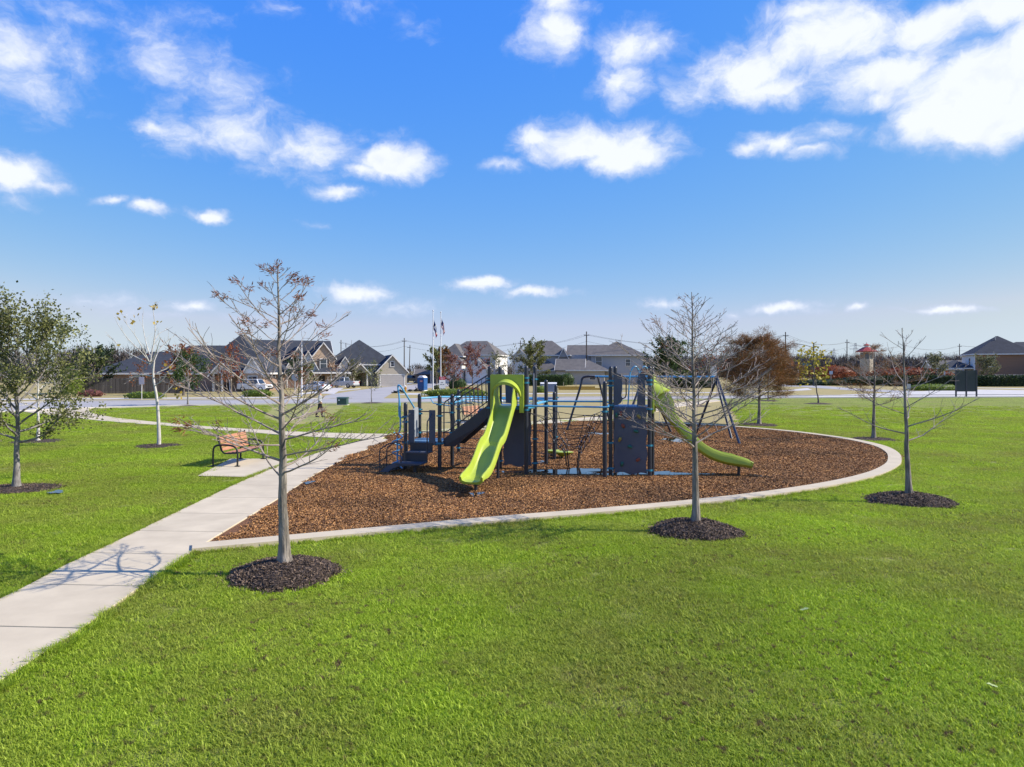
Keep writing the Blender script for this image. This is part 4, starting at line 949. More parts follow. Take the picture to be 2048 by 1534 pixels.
# white-barked sapling with a few gold leaves
def sapling():
    b, *_ = RINGS['syc']; rg = random.Random(8); t = thing('sycamore_sapling', 'white-barked bare sapling with a few golden leaves at its tips', 'tree', sized(b, .03))
    tr = [Vector((x, 0, z)) for x, z in ((.02,-.1),(.03,.3),(.01,.9),(-.02,1.5),(-.09,2.1),(-.19,2.65),(-.20,3.0),(-.16,3.35))]; tr = smoothpts(tr, 4)
    MB().tube(tr, tap(len(tr), .085, .032), 12).build('trunk', M_white_bark, t, smooth=60)
    lv = Leaves(); sc = 28.3/F
    def P(x, y, dy=0): return Vector(((x - 316)*sc, dy, 3 - (y - 742)*28.3/F - .03))
    main = [([(300,722),(306,690),(310,655),(306,625),(307,612)], 0), ([(302,718),(290,690),(280,655),(276,625),(274,645)][:4], .2), ([(300,725),(285,705),(262,680),(246,655),(238,635)], -.2), ([(300,728),(270,715),(240,700),(215,680),(195,662)], .3),
            ([(302,752),(318,742),(330,735),(345,712),(350,690)], .3), ([(308,772),(325,762),(340,745),(365,735),(380,722)], -.2), ([(312,800),(330,785),(342,772),(352,768),(357,768)], .1), ([(300,752),(285,750),(265,752),(250,762)], .2),
            ([(303,735),(312,700),(325,680),(335,668)], .4), ([(300,730),(292,700),(280,670),(263,640),(268,660)][:4], -.4), ([(302,725),(320,700),(330,690),(342,676)], -.5), ([(301,728),(296,700),(300,670),(316,655)], .5)]
    for k, (pl, dy) in enumerate(main):
        pts = smoothpts([P(x, y, dy*i/len(pl)*2.2) for i, (x, y) in enumerate(pl)], 3); mb = MB(); mb.tube(pts, tap(len(pts), .026, .006), 7)
        for j in range(6):
            i = rg.randint(2, len(pts)-2); d = (pts[i+1] - pts[i]).normalized(); dd = (d + Vector((rg.gauss(0,.55), rg.gauss(0,.55), .35))).normalized(); tw = stem(pts[i], dd, rg.uniform(.2, .6), rg, 4, .2, .12); mb.tube(tw, tap(5, .007, .003), 4, cap=False)
        mb.build('branch', M_white_bark, t, smooth=60, fix=False)
    for x, y, n in ((240,632,7),(278,622,4),(266,644,7),(306,612,10),(310,645,5),(352,776,6),(358,792,7),(335,733,3),(331,750,2),(243,685,2)):
        for j in range(n): lv.leaf(P(x + rg.gauss(0,3.5), y + rg.gauss(0,4.0), rg.gauss(0,.08)), Vector((rg.gauss(0,1), rg.gauss(0,1), rg.gauss(0,.7))), rg.uniform(.10,.18), rg.uniform(.05,.085), rg, rg.random())
    lv.build('foliage', M_gold, t, fix=False)
sapling()
b, *_ = RINGS['t11']; broad('bare sapling half hidden behind the left oak', b, 3.6, .07, 1.3, 1.3, 63, M_gold, 14, .12, M_white_bark, 'sapling', 3, 9)
broad('young yellow-leaved tree on the far right lawn', G(1637, 807.5), 5.0, .07, 1.5, 1.65, 71, M_yel, 360, .28, M_far_bark, 'yellow_tree', 2, 16, clump=.28, upr=1.0, lean=(-.55, 0), lw=.42)
broad('small green oak by the road with a mulch ring', G(376, 811), 4.6, .07, 1.2, 1.55, 73, M_green, 2600, .17, M_oak_bark, 'young_oak', 2, 14)
broad('thin sparse sapling beside the green utility box', G(743, 805.5), 3.7, .05, 1.0, 1.0, 75, M_oak, 420, .13, M_oak_bark, 'sapling', 2, 12, upr=1.1)
cypress('small bare sapling behind the right slide', G(1397, 812), 4.0, .06, 1.0, 16, 1.2, 77, leafm=M_rust2, sub=5, twig=2, group='bare cypress trees')
cypress('distant bare sapling right of the russet cypress trunk', G(1536, 801.5), 4.2, .06, 1.1, 18, 1.3, 78, leafm=M_rust2, leafy=.25, sub=5, twig=2, tuft_n=10, tuft_l=.22)
for lab, px_, py_, rx, ry in (('thin dark mulch ring under the small green oak by the road', 376, 811, 1.2, 1.1), ('thin dark mulch ring of the yellow-leaved tree', 1637, 807.5, 1.3, 1.3), ('thin dark mulch ring of the sapling by the utility box', 743, 806, 1.1, 1.0), ('dark mulch ring of the sapling behind the right slide', 1397, 812.5, 1.2, 1.0), ('thin mulch ring of the distant bare sapling', 1536, 801.5, 1.2, 1.2)):
    c = G(px_, py_); mb = MB(); pts = [(rx*math.cos(a)*(1 + .05*math.sin(3*a)), ry*math.sin(a)) for a in np.linspace(0, 6.2832, 25)[:-1]]
    n = len(pts); mb.add([(x, y, -.01) for x, y in pts] + [(x*.5, y*.5, .07) for x, y in pts] + [(0, 0, .09)], [(i, (i+1) % n, n+(i+1) % n, n+i) for i in range(n)] + [(n+i, n+(i+1) % n, 2*n) for i in range(n)])
    o = mb.build('mulch_ring', M_dmulch, smooth=60); o.location = c; tag(o, lab, 'mulch', 'mulch rings around the park trees')

# ------------------------------------------------------------------ yard and background vegetation
def bush(label, c, rx, ry, h, m, n, ls, seed, name='shrub', cls='shrub', boxy=False, core=True, group=None, rz=0.0):
    rg = random.Random(seed); t = thing(name, label, cls, c, rz, group); lv = Leaves()
    if core:
        mb = MB(); seg = 14; pr = [(.75, -.05), (.86, .25), (.84, .6), (.62, .86), (.05, .95)] if not boxy else [(.9, -.05), (.92, .3), (.92, .7), (.9, .9), (.05, .92)]
        vs = []
        for r, z in pr:
            for k in range(seg):
                a = 6.2832*k/seg; e = 1 + rg.uniform(-.1, .06)
                if boxy: ca, sa = math.cos(a), math.sin(a); q = max(abs(ca), abs(sa)); x, y = ca/q*rx*r, sa/q*ry*r
                else: x, y = rx*r*e*math.cos(a), ry*r*e*math.sin(a)
                vs.append((x, y, h*z))
        mb.add(vs, [(seg*i+k, seg*i+(k+1) % seg, seg*i+seg+(k+1) % seg, seg*i+seg+k) for i in range(len(pr)-1) for k in range(seg)] + [tuple(range(seg*(len(pr)-1), seg*len(pr)))])
        mb.attr = [rg.uniform(0, .25) for _ in vs]; mb.build('dark_core', m, t)  # added solid core behind the leaf cards, coloured from their darkest tones
    for i in range(n):
        a = rg.uniform(0, 6.2832); q = rg.random()**.35
        if boxy:
            f = rg.random(); x, y, z = rg.uniform(-1,1)*rx, rg.uniform(-1,1)*ry, rg.uniform(.03,1)*h
            if f < .45: y = -ry*rg.uniform(.88, 1.02)
            elif f < .6: x = rx*rg.choice((-1,1))*rg.uniform(.95, 1.01)
            else: z = h*rg.uniform(.9, 1.03)
        else:
            e = math.asin(rg.uniform(-.15, 1)); x, y, z = rx*q*math.cos(a)*math.cos(e), ry*q*math.sin(a)*math.cos(e), h*(.30 + .70*q*math.sin(e)) if math.sin(e) > 0 else h*.3*rg.random()
        lv.leaf(Vector((x, y, max(.02, z))), Vector((rg.gauss(0,1), rg.gauss(0,1), rg.gauss(.3,.8))), ls*rg.uniform(.6,1.3), ls*.36, rg, min(1, max(0, rg.gauss(.45,.3))))
    lv.build('foliage', m, t, fix=False); return t
broad('dark evergreen tree left of the wooden fence', G(188, 787), 5.4, .14, .5, 2.9, 81, M_dgreen, 4200, .26, name='evergreen_tree', levels=2, limbs=18, upr=.7)
bush('yellow-green shrub left of the dark evergreen', G(142, 788), 1.6, 1.3, 3.8, M_lgreen, 1500, .26, 82)
broad('rust-coloured cypress behind the small green oak', G(367, 791), 6.3, .12, 1.2, 1.7, 83, M_rust, 1300, .26, name='rusty_tree', levels=2, limbs=16)
broad('orange-brown cypress in front of the dark peaked roof', G(462, 786), 7.2, .13, 1.0, 1.7, 84, M_red, 650, .26, name='rusty_tree', levels=2, limbs=16)
broad('thin reddish tree beside the white porch gable', G(437, 787), 5.0, .10, .9, 1.6, 85, M_rust, 320, .22, name='rusty_tree', levels=2, limbs=13)
broad('thin reddish sapling left of the white-barked sapling', G(285, 789), 5.2, .09, .9, 1.5, 86, M_rust, 260, .22, name='rusty_tree', levels=2, limbs=13)
bush('low yellow-green shrubs at the foot of the road sign', G(290, 797), 2.4, .6, .75, M_lgreen, 900, .2, 87)
bush('low reddish shrub in front of the fence', G(182, 793), 1.6, .6, .8, M_pink, 500, .2, 88)
bush('bright low shrub in front of the white vehicle', G(515, 793), 2.0, .6, .8, M_lgreen, 800, .2, 89)
broad('dark oak in the front yard behind the tall cypress', G(590, 779), 5.0, .12, 1.0, 1.9, 90, M_dgreen, 1500, .26, name='yard_tree', levels=2)
broad('green yard tree beside the brick garage', G(617, 778), 4.6, .10, .8, 1.3, 91, M_oak, 900, .26, name='yard_tree', levels=2)
broad('green yard tree right of the porch', G(706, 773), 5.0, .12, 1.0, 1.5, 92, M_olive, 1100, .28, name='yard_tree', levels=2)
bush('round green bush beside the porch posts', G(692, 772), .9, .9, 2.2, M_green, 700, .22, 93)
broad('small oak in front of the tan garage house', G(780, 768), 5.4, .12, .9, 1.6, 94, M_oak, 1000, .3, name='yard_tree', levels=2)
broad('dark pine-like tree behind the flagpoles', G(873, 768), 8.6, .2, 1.2, 2.6, 95, M_oak, 2600, .42, name='evergreen_tree', levels=2, limbs=20)
broad('tall slim rusty cypress right of the flagpoles', G(889, 770), 9.4, .16, 1.5, 1.5, 96, M_rust2, 1500, .34, name='rusty_tree', levels=2, limbs=18)
broad('dull red tree in front of the white two-storey house', G(906, 781), 5.4, .10, 1.2, 1.7, 97, M_pink, 1000, .24, name='red_tree', levels=2, limbs=14)
broad('wide dull red tree before the white garage', G(945, 772), 7.0, .12, 1.4, 2.9, 98, M_pink, 1700, .30, name='red_tree', levels=2, limbs=16)
broad('bare brownish tree at the corner of the white house', G(992, 771), 7.0, .12, 1.4, 2.0, 99, M_olive, 700, .28, name='yard_tree', levels=2, limbs=14)
bush('green bush beside the red and white sign', G(915, 778), 1.6, 1.0, 1.9, M_green, 800, .22, 100)
bush('clipped bright yellow-green ground shrubs below the sign', G(912, 792.5), 4.3, 1.0, .85, M_lgreen, 2600, .2, 101)
bush('small low green shrub left of the sign', G(876, 778.5), .9, .7, .7, M_olive, 350, .2, 102)
bush('reddish low flowers right of the sign', G(934, 783), 2.2, .8, .6, M_red, 500, .2, 103)
broad('round dense oak before the grey two-storey house', G(1066, 769), 9.0, .2, 1.6, 3.6, 104, M_oak, 5200, .34, name='oak_tree', levels=2, limbs=20)
broad('bare pale tree beside the white house wall', G(1028, 770), 7.5, .14, 1.2, 3.0, 105, M_olive, 300, .28, name='bare_tree', levels=3, limbs=18)
bush('clipped hedge block in front of the grey house', G(1094, 771.5), 4.0, 1.4, 2.1, M_green, 2600, .24, 106, 'hedge', 'hedge', True)
bush('dark round shrub by the grey garage corner', G(1135, 770), 1.6, 1.2, 2.6, M_green, 1100, .24, 107)
bush('low dark shrubs along the grey garage wall', G(1159, 769), 2.8, .8, 1.2, M_dgreen, 900, .22, 108)
bush('small yellow-green shrub behind the left net post', G(1082, 785), .9, .7, .9, M_lgreen, 400, .2, 109)
broad('blue-green cedar right of the grey house', G(1336, 778), 8.4, .2, 1.0, 3.0, 110, M_green, 3200, .42, name='cedar_tree', levels=2, limbs=22)
broad('bare grey tree right of the cedar', G(1372, 777), 7.0, .16, 1.4, 3.4, 111, M_olive, 500, .3, name='bare_tree', levels=3, limbs=18)
broad('bare thicket tree behind the russet cypress', G(1425, 776), 6.5, .14, 1.0, 3.4, 112, M_red, 500, .3, name='bare_tree', levels=3, limbs=18)
bush('dark shrub mass behind the swing frame', G(1385, 775.5), 5.0, 1.5, 2.2, M_dgreen, 1800, .3, 113)
bush('orange shrub cluster left of the round sign', G(1664, 763.5), 7.0, 2.5, 4.6, M_red, 2800, .5, 114)
bush('dark low hedge under the orange shrubs', G(1660, 771), 11.0, 1.6, 1.3, M_dgreen, 2200, .34, 115)
bush('long red shrub row behind the right cypress', G(1818, 766), 12.5, 2.2, 3.9, M_red, 4200, .5, 116)
bush('dark low shrubs below the pavilion', G(1745, 771), 9.0, 1.6, 2.0, M_dgreen, 2000, .34, 117)
bush('flowering low planting beside the dark notice board', G(1868, 781), 4.6, 1.3, 1.0, M_lgreen, 2000, .22, 118)
bush('dark clipped hedge in front of the right-hand house', G(1925, 772.5), 15.0, 1.2, 1.95, M_dgreen, 5200, .34, 119, 'hedge', 'hedge', True)
bush('dark clipped hedge continuing to the right picture edge', G(2105, 773), 15.5, 1.2, 1.95, M_dgreen, 4600, .34, 120, 'hedge', 'hedge', True)
broad('pale olive tree in front of the right-hand house', G(1975, 771.5), 5.4, .12, 1.6, 2.2, 121, M_olive, 1900, .30, name='olive_tree', levels=2, limbs=16)
broad('pale grey-green tree left of the notice board', G(1872, 769), 6.2, .14, 1.2, 2.6, 122, M_olive, 1700, .34, name='olive_tree', levels=2, limbs=16)

# far woods: one uncountable mass of bare crowns
def woods():
    rg = random.Random(3); mb = MB(); tint = []
    def crown(X, Y, H, dens):
        base = Vector((X, Y, 0)); mb.tube([base - Z*.2, base + Z*H*.55], [.16, .06], 4, cap=False); tint.extend([.4]*8)
        for i in range(dens):
            h0 = H*rg.uniform(.0, .7); a = rg.uniform(0, 6.283); el = rg.uniform(.3, 1.35); l = H*rg.uniform(.14, .38)
            p = base + Vector((rg.gauss(0, .6), rg.gauss(0, .6), h0)); d = Vector((math.cos(a)*math.cos(el), math.sin(a)*math.cos(el), math.sin(el))); q = p + d*l; q.z = min(q.z, H*rg.uniform(.88, 1.0))
            s_ = Vector((math.sin(a), -math.cos(a), .4)).normalized()*rg.uniform(.07, .22); b = len(mb.v); mb.v += [tuple(p - s_), tuple(p + s_), tuple(q)]; mb.f.append((b, b+1, b+2)); t_ = rg.random(); tint.extend([t_]*3)
    for i in range(1000):                                       # right-hand wood
        Y = rg.uniform(300, 420); px_ = rg.uniform(1280, 2350); X = (px_ - CX)/F*Y; crown(X, Y, rg.uniform(8, 13.5)*Y/350, 130)
    for i in range(260):                                       # left-hand wood behind the houses
        Y = rg.uniform(170, 240); px_ = rg.uniform(-420, 300); X = (px_ - CX)/F*Y; crown(X, Y, rg.uniform(7.5, 12), 80)
    for i in range(420):
        Y = rg.uniform(300, 380); px_ = rg.uniform(300, 1290); X = (px_ - CX)/F*Y; crown(X, Y, rg.uniform(5, 8.5), 70)
    mb.attr = tint; o = mb.build('woods', mat('bare_wood_mass', (.055,.048,.045), (.15,.125,.11), rough=.95, tint=True), fix=False)
    tag(o, 'far grey-brown wood of bare trees along the horizon', 'woods', kind='stuff')
woods()
# ------------------------------------------------------------------ houses
M_shing_d = mat('dark_shingles', (.036,.042,.055), (.024,.028,.038), rough=.95, scale=1.2, detail=8, bump=.5, bscale=9, world=False)
M_shing_g = mat('grey_shingles', (.135,.122,.113), (.095,.087,.082), rough=.95, scale=1.2, detail=8, bump=.5, bscale=9, world=False)
M_brick_tan = brickmat('tan_brick', (.46,.31,.20), (.38,.24,.15), (.45,.38,.30))
M_brick_br = brickmat('brown_brick', (.26,.15,.10), (.20,.11,.08), (.33,.28,.24))
M_brick_wh = brickmat('white_brick', (.68,.66,.63), (.60,.58,.55), (.62,.60,.57))
M_brick_gy = brickmat('grey_brick', (.40,.36,.33), (.32,.29,.27), (.42,.40,.37))
M_sid_tan = mat('tan_siding', (.42,.37,.29), (.38,.33,.26), rough=.8, scale=1, stretch=(.2,.2,9), world=False)
M_sid_gy = mat('grey_siding', (.34,.35,.37), (.30,.31,.33), rough=.8, scale=1, stretch=(.2,.2,9), world=False)
M_sid_wh = mat('white_siding', (.70,.69,.67), (.64,.63,.61), rough=.8, scale=1, stretch=(.2,.2,9), world=False)
M_sid_br = mat('brown_siding', (.27,.155,.095), (.23,.13,.08), rough=.85, scale=1, stretch=(.2,.2,9), world=False)
M_trim = mat('house_trim', (.72,.70,.66), rough=.7, scale=2)
M_gar = mat('garage_door', (.20,.12,.09), (.17,.10,.075), rough=.6, scale=2, stretch=(.3,1,6), world=False)
M_shut = mat('dark_shutter', (.05,.04,.04), rough=.7)
class House:
    def __init__(s, label, loc, yaw, name='house'): s.t = thing(name, label, 'house', loc, R(yaw)); s.walls = []
    def wall(s, x0, x1, y0, y1, z0, z1, m, name='wall'): return MB().box(x0, x1, y0, y1, z0, z1).build(name, m, s.t)
    def hip(s, x0, x1, y0, y1, z, h, m, o=.45, ridge=None):
        x0 -= o; x1 += o; y0 -= o; y1 += o; w, d = x1-x0, y1-y0; ins = min(w, d)/2 if ridge is None else ridge
        if w >= d: r = [(x0+ins, (y0+y1)/2), (x1-ins, (y0+y1)/2)]
        else: r = [((x0+x1)/2, y0+ins), ((x0+x1)/2, y1-ins)]
        if (Vector(r[0]) - Vector(r[1])).length < .05: r[1] = (r[1][0]+.05, r[1][1]+.05)
        v = [(x0,y0,z),(x1,y0,z),(x1,y1,z),(x0,y1,z),(r[0][0],r[0][1],z+h),(r[1][0],r[1][1],z+h)]
        f = [(0,1,5,4),(1,2,5),(2,3,4,5),(3,0,4),(3,2,1,0)] if w >= d else [(0,1,4),(1,2,5,4),(2,3,5),(3,0,4,5),(3,2,1,0)]
        rf = MB().add(v, f).build('roof', m, s.t)
        mb = MB(); t = .05
        mb.box(x0-t, x1+t, y0-t, y0, z-.22, z+.03).box(x0-t, x1+t, y1, y1+t, z-.22, z+.03).box(x0-t, x0, y0, y1, z-.22, z+.03).box(x1, x1+t, y0, y1, z-.22, z+.03); mb.build('fascia', M_trim, rf)
        return rf
    def gable(s, x0, x1, y0, y1, z, h, m, axis='y', o=.35, wm=None, trim=True):      # ridge along axis
        th = .16
        if axis == 'y':
            c = (x0+x1)/2; hw = (x1-x0)/2; sl = h/hw; P = lambda a, b, zz: (a, b, zz)
        else:
            c = (y0+y1)/2; hw = (y1-y0)/2; sl = h/hw; P = lambda a, b, zz: (b, a, zz)
        e0, e1 = (y0-o, y1+o) if axis == 'y' else (x0-o, x1+o)
        mb = MB()
        for sg in (-1, 1):
            a1, zz1 = c + sg*(hw+o), z - sl*o
            mb.add([P(c,e0,z+h),P(c,e1,z+h),P(a1,e1,zz1),P(a1,e0,zz1),P(c,e0,z+h+th),P(c,e1,z+h+th),P(a1,e1,zz1+th),P(a1,e0,zz1+th)], [(0,1,2,3),(7,6,5,4),(0,4,5,1),(1,5,6,2),(2,6,7,3),(3,7,4,0)])
        rf = mb.build('roof', m, s.t)
        g0, g1 = (y0, y1) if axis == 'y' else (x0, x1)
        if wm:
            tri = [(c-hw, z), (c+hw, z), (c, z+h-.02)]; MB().add([P(a, g, zz) for g in (g0+.003, g1-.003) for a, zz in tri], [(0,1,2),(5,4,3),(0,3,4,1),(1,4,5,2),(2,5,3,0)]).build('gable_wall', wm, s.t)
        if trim:
            for e in (e0 - .06, e1):
                tb = MB()
                for sg in (-1, 1):
                    a1, zz1 = c + sg*(hw+o+.03), z - sl*(o+.03)
                    tb.add([P(c,e,z+h-.12),P(a1,e,zz1-.12),P(a1,e,zz1+th+.02),P(c,e,z+h+th+.02),P(c,e+.06,z+h-.12),P(a1,e+.06,zz1-.12),P(a1,e+.06,zz1+th+.02),P(c,e+.06,z+h+th+.02)], [(0,1,2,3),(7,6,5,4),(0,4,5,1),(1,5,6,2),(2,6,7,3),(3,7,4,0)])
                tb.build('rake_trim', M_trim, rf)
        return rf
    def win(s, x, z, w, h, y=0.0, side='f', shutters=False, m=None):   # centre x, sill z on the front face y (or on a side face)
        def B(mb, a0, a1, z0, z1, d0, d1):
            if side == 'f': mb.box(a0, a1, y-d1, y-d0, z0, z1)
            elif side == 'r': mb.box(y+d0, y+d1, a0, a1, z0, z1)
            else: mb.box(y-d1, y-d0, a0, a1, z0, z1)
            return mb
        fr = MB(); t = .11
        B(fr, x-w/2-t, x+w/2+t, z+h, z+h+t, .0, .09); B(fr, x-w/2-t, x+w/2+t, z-t, z, .0, .11); B(fr, x-w/2-t, x-w/2, z, z+h, .0, .09); B(fr, x+w/2, x+w/2+t, z, z+h, .0, .09); B(fr, x-w/2, x+w/2, z+h*.48, z+h*.48+.06, .045, .07)
        if w > 1.4: B(fr, x-.03, x+.03, z, z+h, .045, .068)
        o = fr.build('window', m or M_trim, s.t); B(MB(), x-w/2, x+w/2, z, z+h, .005, .04).build('pane', M_glass, o)
        if shutters:
            for sg in (-1, 1): c = x + sg*(w/2 + .11 + .2); B(MB(), c-.19, c+.19, z-.05, z+h+.05, .003, .06).build('shutter', M_shut, o)
    def garage(s, x, w, h, y=0.0, m=None):
        fr = MB(); fr.box(x-w/2-.15, x-w/2, y-.08, y-.001, 0, h+.15).box(x+w/2, x+w/2+.15, y-.08, y-.001, 0, h+.15).box(x-w/2, x+w/2, y-.08, y-.001, h, h+.15); o = fr.build('garage_frame', M_trim, s.t)
        for i in range(4): MB().box(x-w/2, x+w/2, y-.045, y-.002, i*h/4+.012, (i+1)*h/4).build('garage_panel', m or M_gar, o)
    def door(s, x, y=0.0, w=1.0, h=2.1, m=None):
        d = MB().box(x-w/2, x+w/2, y-.06, y-.002, .05, h).build('door', m or M_shut, s.t); MB().cbox((x+w*.36, y-.09, 1.0), .06, .06, .06).build('handle', M_rim, d)
    def column(s, x, y, z1, w=.28, m=None): MB().box(x-w/2, x+w/2, y-w/2, y+w/2, 0, z1).build('column', m or M_trim, s.t, bevel=.02)
    def vent(s, x, y, z): MB().lathe([(.09, -.4), (.09, .45), (.12, .47), (.12, .55), (.02, .56)], (x, y, z), 8).build('roof_vent', M_rim, s.t)

# 1: long single-storey house behind the board fence
h = House('long low brick house with a dark hipped roof behind the wooden fence', (-62.0, 104, 0), 4)
h.wall(0, 25, 0, 13, 0, 2.7, M_brick_br); h.hip(0, 15.5, 0, 12.4, 2.7, 3.3, M_shing_d); h.hip(5.5, 24.2, 1.5, 13.6, 2.75, 4.3, M_shing_d); h.hip(14.5, 25.4, 1.2, 14.5, 2.72, 6.0, M_shing_d, ridge=5.2)
h.win(2.6, .9, 1.2, 1.2); h.win(6.6, .9, 1.4, 1.2); h.win(11, .9, 1.4, 1.2)
h.gable(18.2, 21.2, -2.2, 1.6, 2.6, 1.7, M_shing_d, 'y', wm=M_sid_wh); h.column(18.5, -2.0, 2.6); h.column(19.7, -2.0, 2.6); h.column(20.9, -2.0, 2.6); h.door(19.9, 0)
h.gable(22.4, 25.2, -1.2, 4.5, 2.65, 2.3, M_shing_d, 'y', wm=M_sid_wh); h.wall(22.5, 25.1, -1.1, .5, 0, 2.65, M_brick_tan); h.win(23.8, .9, 1.2, 1.3, -1.1); h.gable(12.0, 14.2, .2, 5.0, 3.7, 1.5, M_shing_d, 'y', wm=M_sid_wh); h.vent(9, 6, 6.6)
# 2: brick house with steep gables
h = House('tan brick two-storey house with steep front gables behind the white sedan', (-47.0, 125.5, 0), 22)
h.wall(0, 15.6, 3, 14, 0, 5.2, M_brick_tan); h.gable(-.2, 15.4, 3.2, 14, 5.15, 3.6, M_shing_d, 'x', wm=M_brick_tan)
h.wall(11.4, 15.5, 1.2, 8, 0, 5.6, M_brick_tan); h.gable(11.4, 15.5, 1.2, 8, 5.6, 2.6, M_shing_d, 'y', wm=M_brick_tan); h.win(13.45, 3.5, 1.1, 1.7, 1.2, shutters=True)
h.wall(6.2, 11.2, -1.5, 3.4, 0, 2.8, M_brick_tan); h.gable(6.2, 11.2, -1.5, 6, 2.8, 4.5, M_shing_d, 'y', wm=M_brick_gy); h.garage(8.7, 3.6, 2.25, -1.5); h.win(8.7, 4.0, .5, 1.3, -1.5)
mb = MB(); mb.add([(6.4,-1.55,3.35),(11,-1.55,3.35),(11,-2.2,2.8),(6.4,-2.2,2.8),(6.4,-1.55,3.2),(11,-1.55,3.2),(11,-2.2,2.68),(6.4,-2.2,2.68)], [(0,1,2,3),(7,6,5,4),(0,4,5,1),(1,5,6,2),(2,6,7,3),(3,7,4,0)]); mb.build('garage_awning', M_shing_d, h.t)
h.gable(8.6, 12.6, .2, 6, 2.9, 3.7, M_shing_d, 'y', wm=M_sid_wh)
h.gable(.4, 4.2, 1.2, 7, 3.6, 3.2, M_shing_d, 'y', wm=M_sid_wh); h.wall(.5, 4.1, 1.3, 4, 0, 3.6, M_brick_wh); h.win(2.3, 1.0, 1.3, 1.6, 1.3); h.gable(4.3, 6.2, .4, 5, 3.3, 2.0, M_shing_d, 'y', wm=M_sid_wh)
h.hip(4.0, 6.4, -.6, 3, 2.7, 1.2, M_shing_d); h.column(4.3, -.4, 2.7); h.column(5.2, -.4, 2.7); h.door(5.3, 3.0)
h.hip(11.5, 17.6, -.8, 5, 2.75, 1.3, M_shing_d); h.column(12.2, -.6, 2.7, m=M_brick_tan); h.column(14.6, -.6, 2.7); h.column(17.2, -.6, 2.7); h.door(13.2, 1.2)
# 3: dark hipped roof house with tan gable garage
h = House('tan house with a tall dark hipped roof and gabled garage behind the dark pickup', (-36.2, 139, 0), 17)
h.wall(0, 13.2, 1, 15, 0, 4.4, M_sid_tan); h.hip(0, 13.4, 1, 15.2, 4.35, 5.1, M_shing_d, ridge=5.4)
h.wall(9.4, 15.2, -3, 6, 0, 3.0, M_sid_tan); h.gable(9.4, 15.2, -3, 8, 3.0, 3.1, M_shing_d, 'y', wm=M_sid_tan); h.garage(12.3, 4.6, 2.2, -3, m=M_brick_gy); h.win(12.3, 3.9, .6, .9, -3)
h.wall(1.6, 5.0, -2.0, 3, 0, 3.1, M_brick_wh); h.gable(1.6, 5.0, -2.0, 6, 3.1, 2.6, M_shing_d, 'y', wm=M_sid_wh); h.win(3.3, .9, 1.2, 1.5, -2.0); h.gable(4.6, 7.8, -2.6, 3, 2.7, 1.7, M_shing_d, 'y', wm=M_sid_tan); h.column(4.9, -2.3, 2.65); h.column(7.5, -2.3, 2.65)
h.win(8.2, 3.3, .6, .6, 1); h.win(6.8, 3.3, .6, .6, 1); h.door(6.2, 1); h.vent(4, 6, 8.2)
# 4: white two-storey house
h = House('white two-storey house with a grey hipped roof behind the red trees', (-16.6, 175.5, 0), -15)
h.wall(0, 13, 0, 11, 0, 7.0, M_brick_wh); h.hip(0, 13, 0, 11, 6.95, 3.6, M_shing_g, ridge=4.2); h.hip(-.5, 5.2, -2.2, 7, 6.6, 3.2, M_shing_g); h.wall(-.3, 4.9, -2, 2, 0, 6.6, M_sid_wh)
h.wall(1.6, 6.0, -4.6, 0, 0, 4.9, M_brick_wh); h.hip(1.6, 6.0, -4.6, 2, 4.9, 2.2, M_shing_g); h.wall(6.6, 12.2, -3.6, 0, 0, 3.4, M_brick_wh); h.gable(6.6, 12.2, -3.6, 3, 3.4, 2.6, M_shing_g, 'y', wm=M_brick_wh)
h.garage(9.4, 4.6, 2.3, -3.6, m=M_sid_wh); h.win(9.4, 4.2, .7, .9, -3.6); h.win(3.8, 1.2, 1.2, 1.7, -4.6); h.win(7.4, 4.6, 1.1, 1.4); h.win(11.2, 4.6, 1.1, 1.4); h.win(3.0, 4.4, .9, 1.4, 13, 'r'); h.win(8.0, 1.2, .9, 1.4, 13, 'r'); h.vent(10.5, 6, 9.6); h.vent(4, 4, 9.6); h.door(6.3, -.1)
# 5: grey two-storey house with front garage
h = House('wide grey two-storey house with a low garage wing in front', (1.6, 168, 0), -8)
h.wall(0, 11.6, 0, 11, 0, 6.8, M_sid_gy); h.hip(-.2, 11.8, 0, 11.2, 6.75, 3.6, M_shing_g, ridge=4.8); h.gable(-1.6, 2.4, -1.4, 6, 6.1, 2.0, M_shing_g, 'y', wm=M_sid_wh); h.wall(-1.4, 2.2, -1.2, 2, 0, 6.1, M_sid_wh)
h.wall(11.4, 29, 1.2, 12, 0, 6.8, M_sid_gy); h.gable(11.4, 20.5, 1.8, 11.6, 6.75, 2.4, M_shing_g, 'x'); h.hip(16.8, 29.2, -.2, 12.2, 6.72, 3.4, M_shing_g, ridge=5.6); h.wall(17.0, 29.0, -.05, 6, 0, 6.72, M_sid_gy); h.wall(16.9, 29.1, -.12, 5.9, 0, 2.6, M_brick_gy)
h.gable(9.6, 11.6, -.6, 4, 6.3, 1.9, M_shing_g, 'y', wm=M_sid_gy); h.wall(3.0, 9.5, -3.0, 0, 0, 3.2, M_brick_wh); h.hip(3.0, 9.5, -3.0, 2, 3.2, 2.3, M_shing_g)
h.wall(9.6, 20.2, -9.5, -.2, 0, 3.2, M_brick_gy); h.gable(9.6, 15.6, -9.5, -1.0, 3.2, 2.4, M_shing_g, 'x', wm=M_brick_gy); h.hip(12.2, 21.0, -9.6, -.3, 3.18, 2.3, M_shing_g)
for x in (3.4, 4.7, 6.0): h.win(x, 5.2, .7, .8)
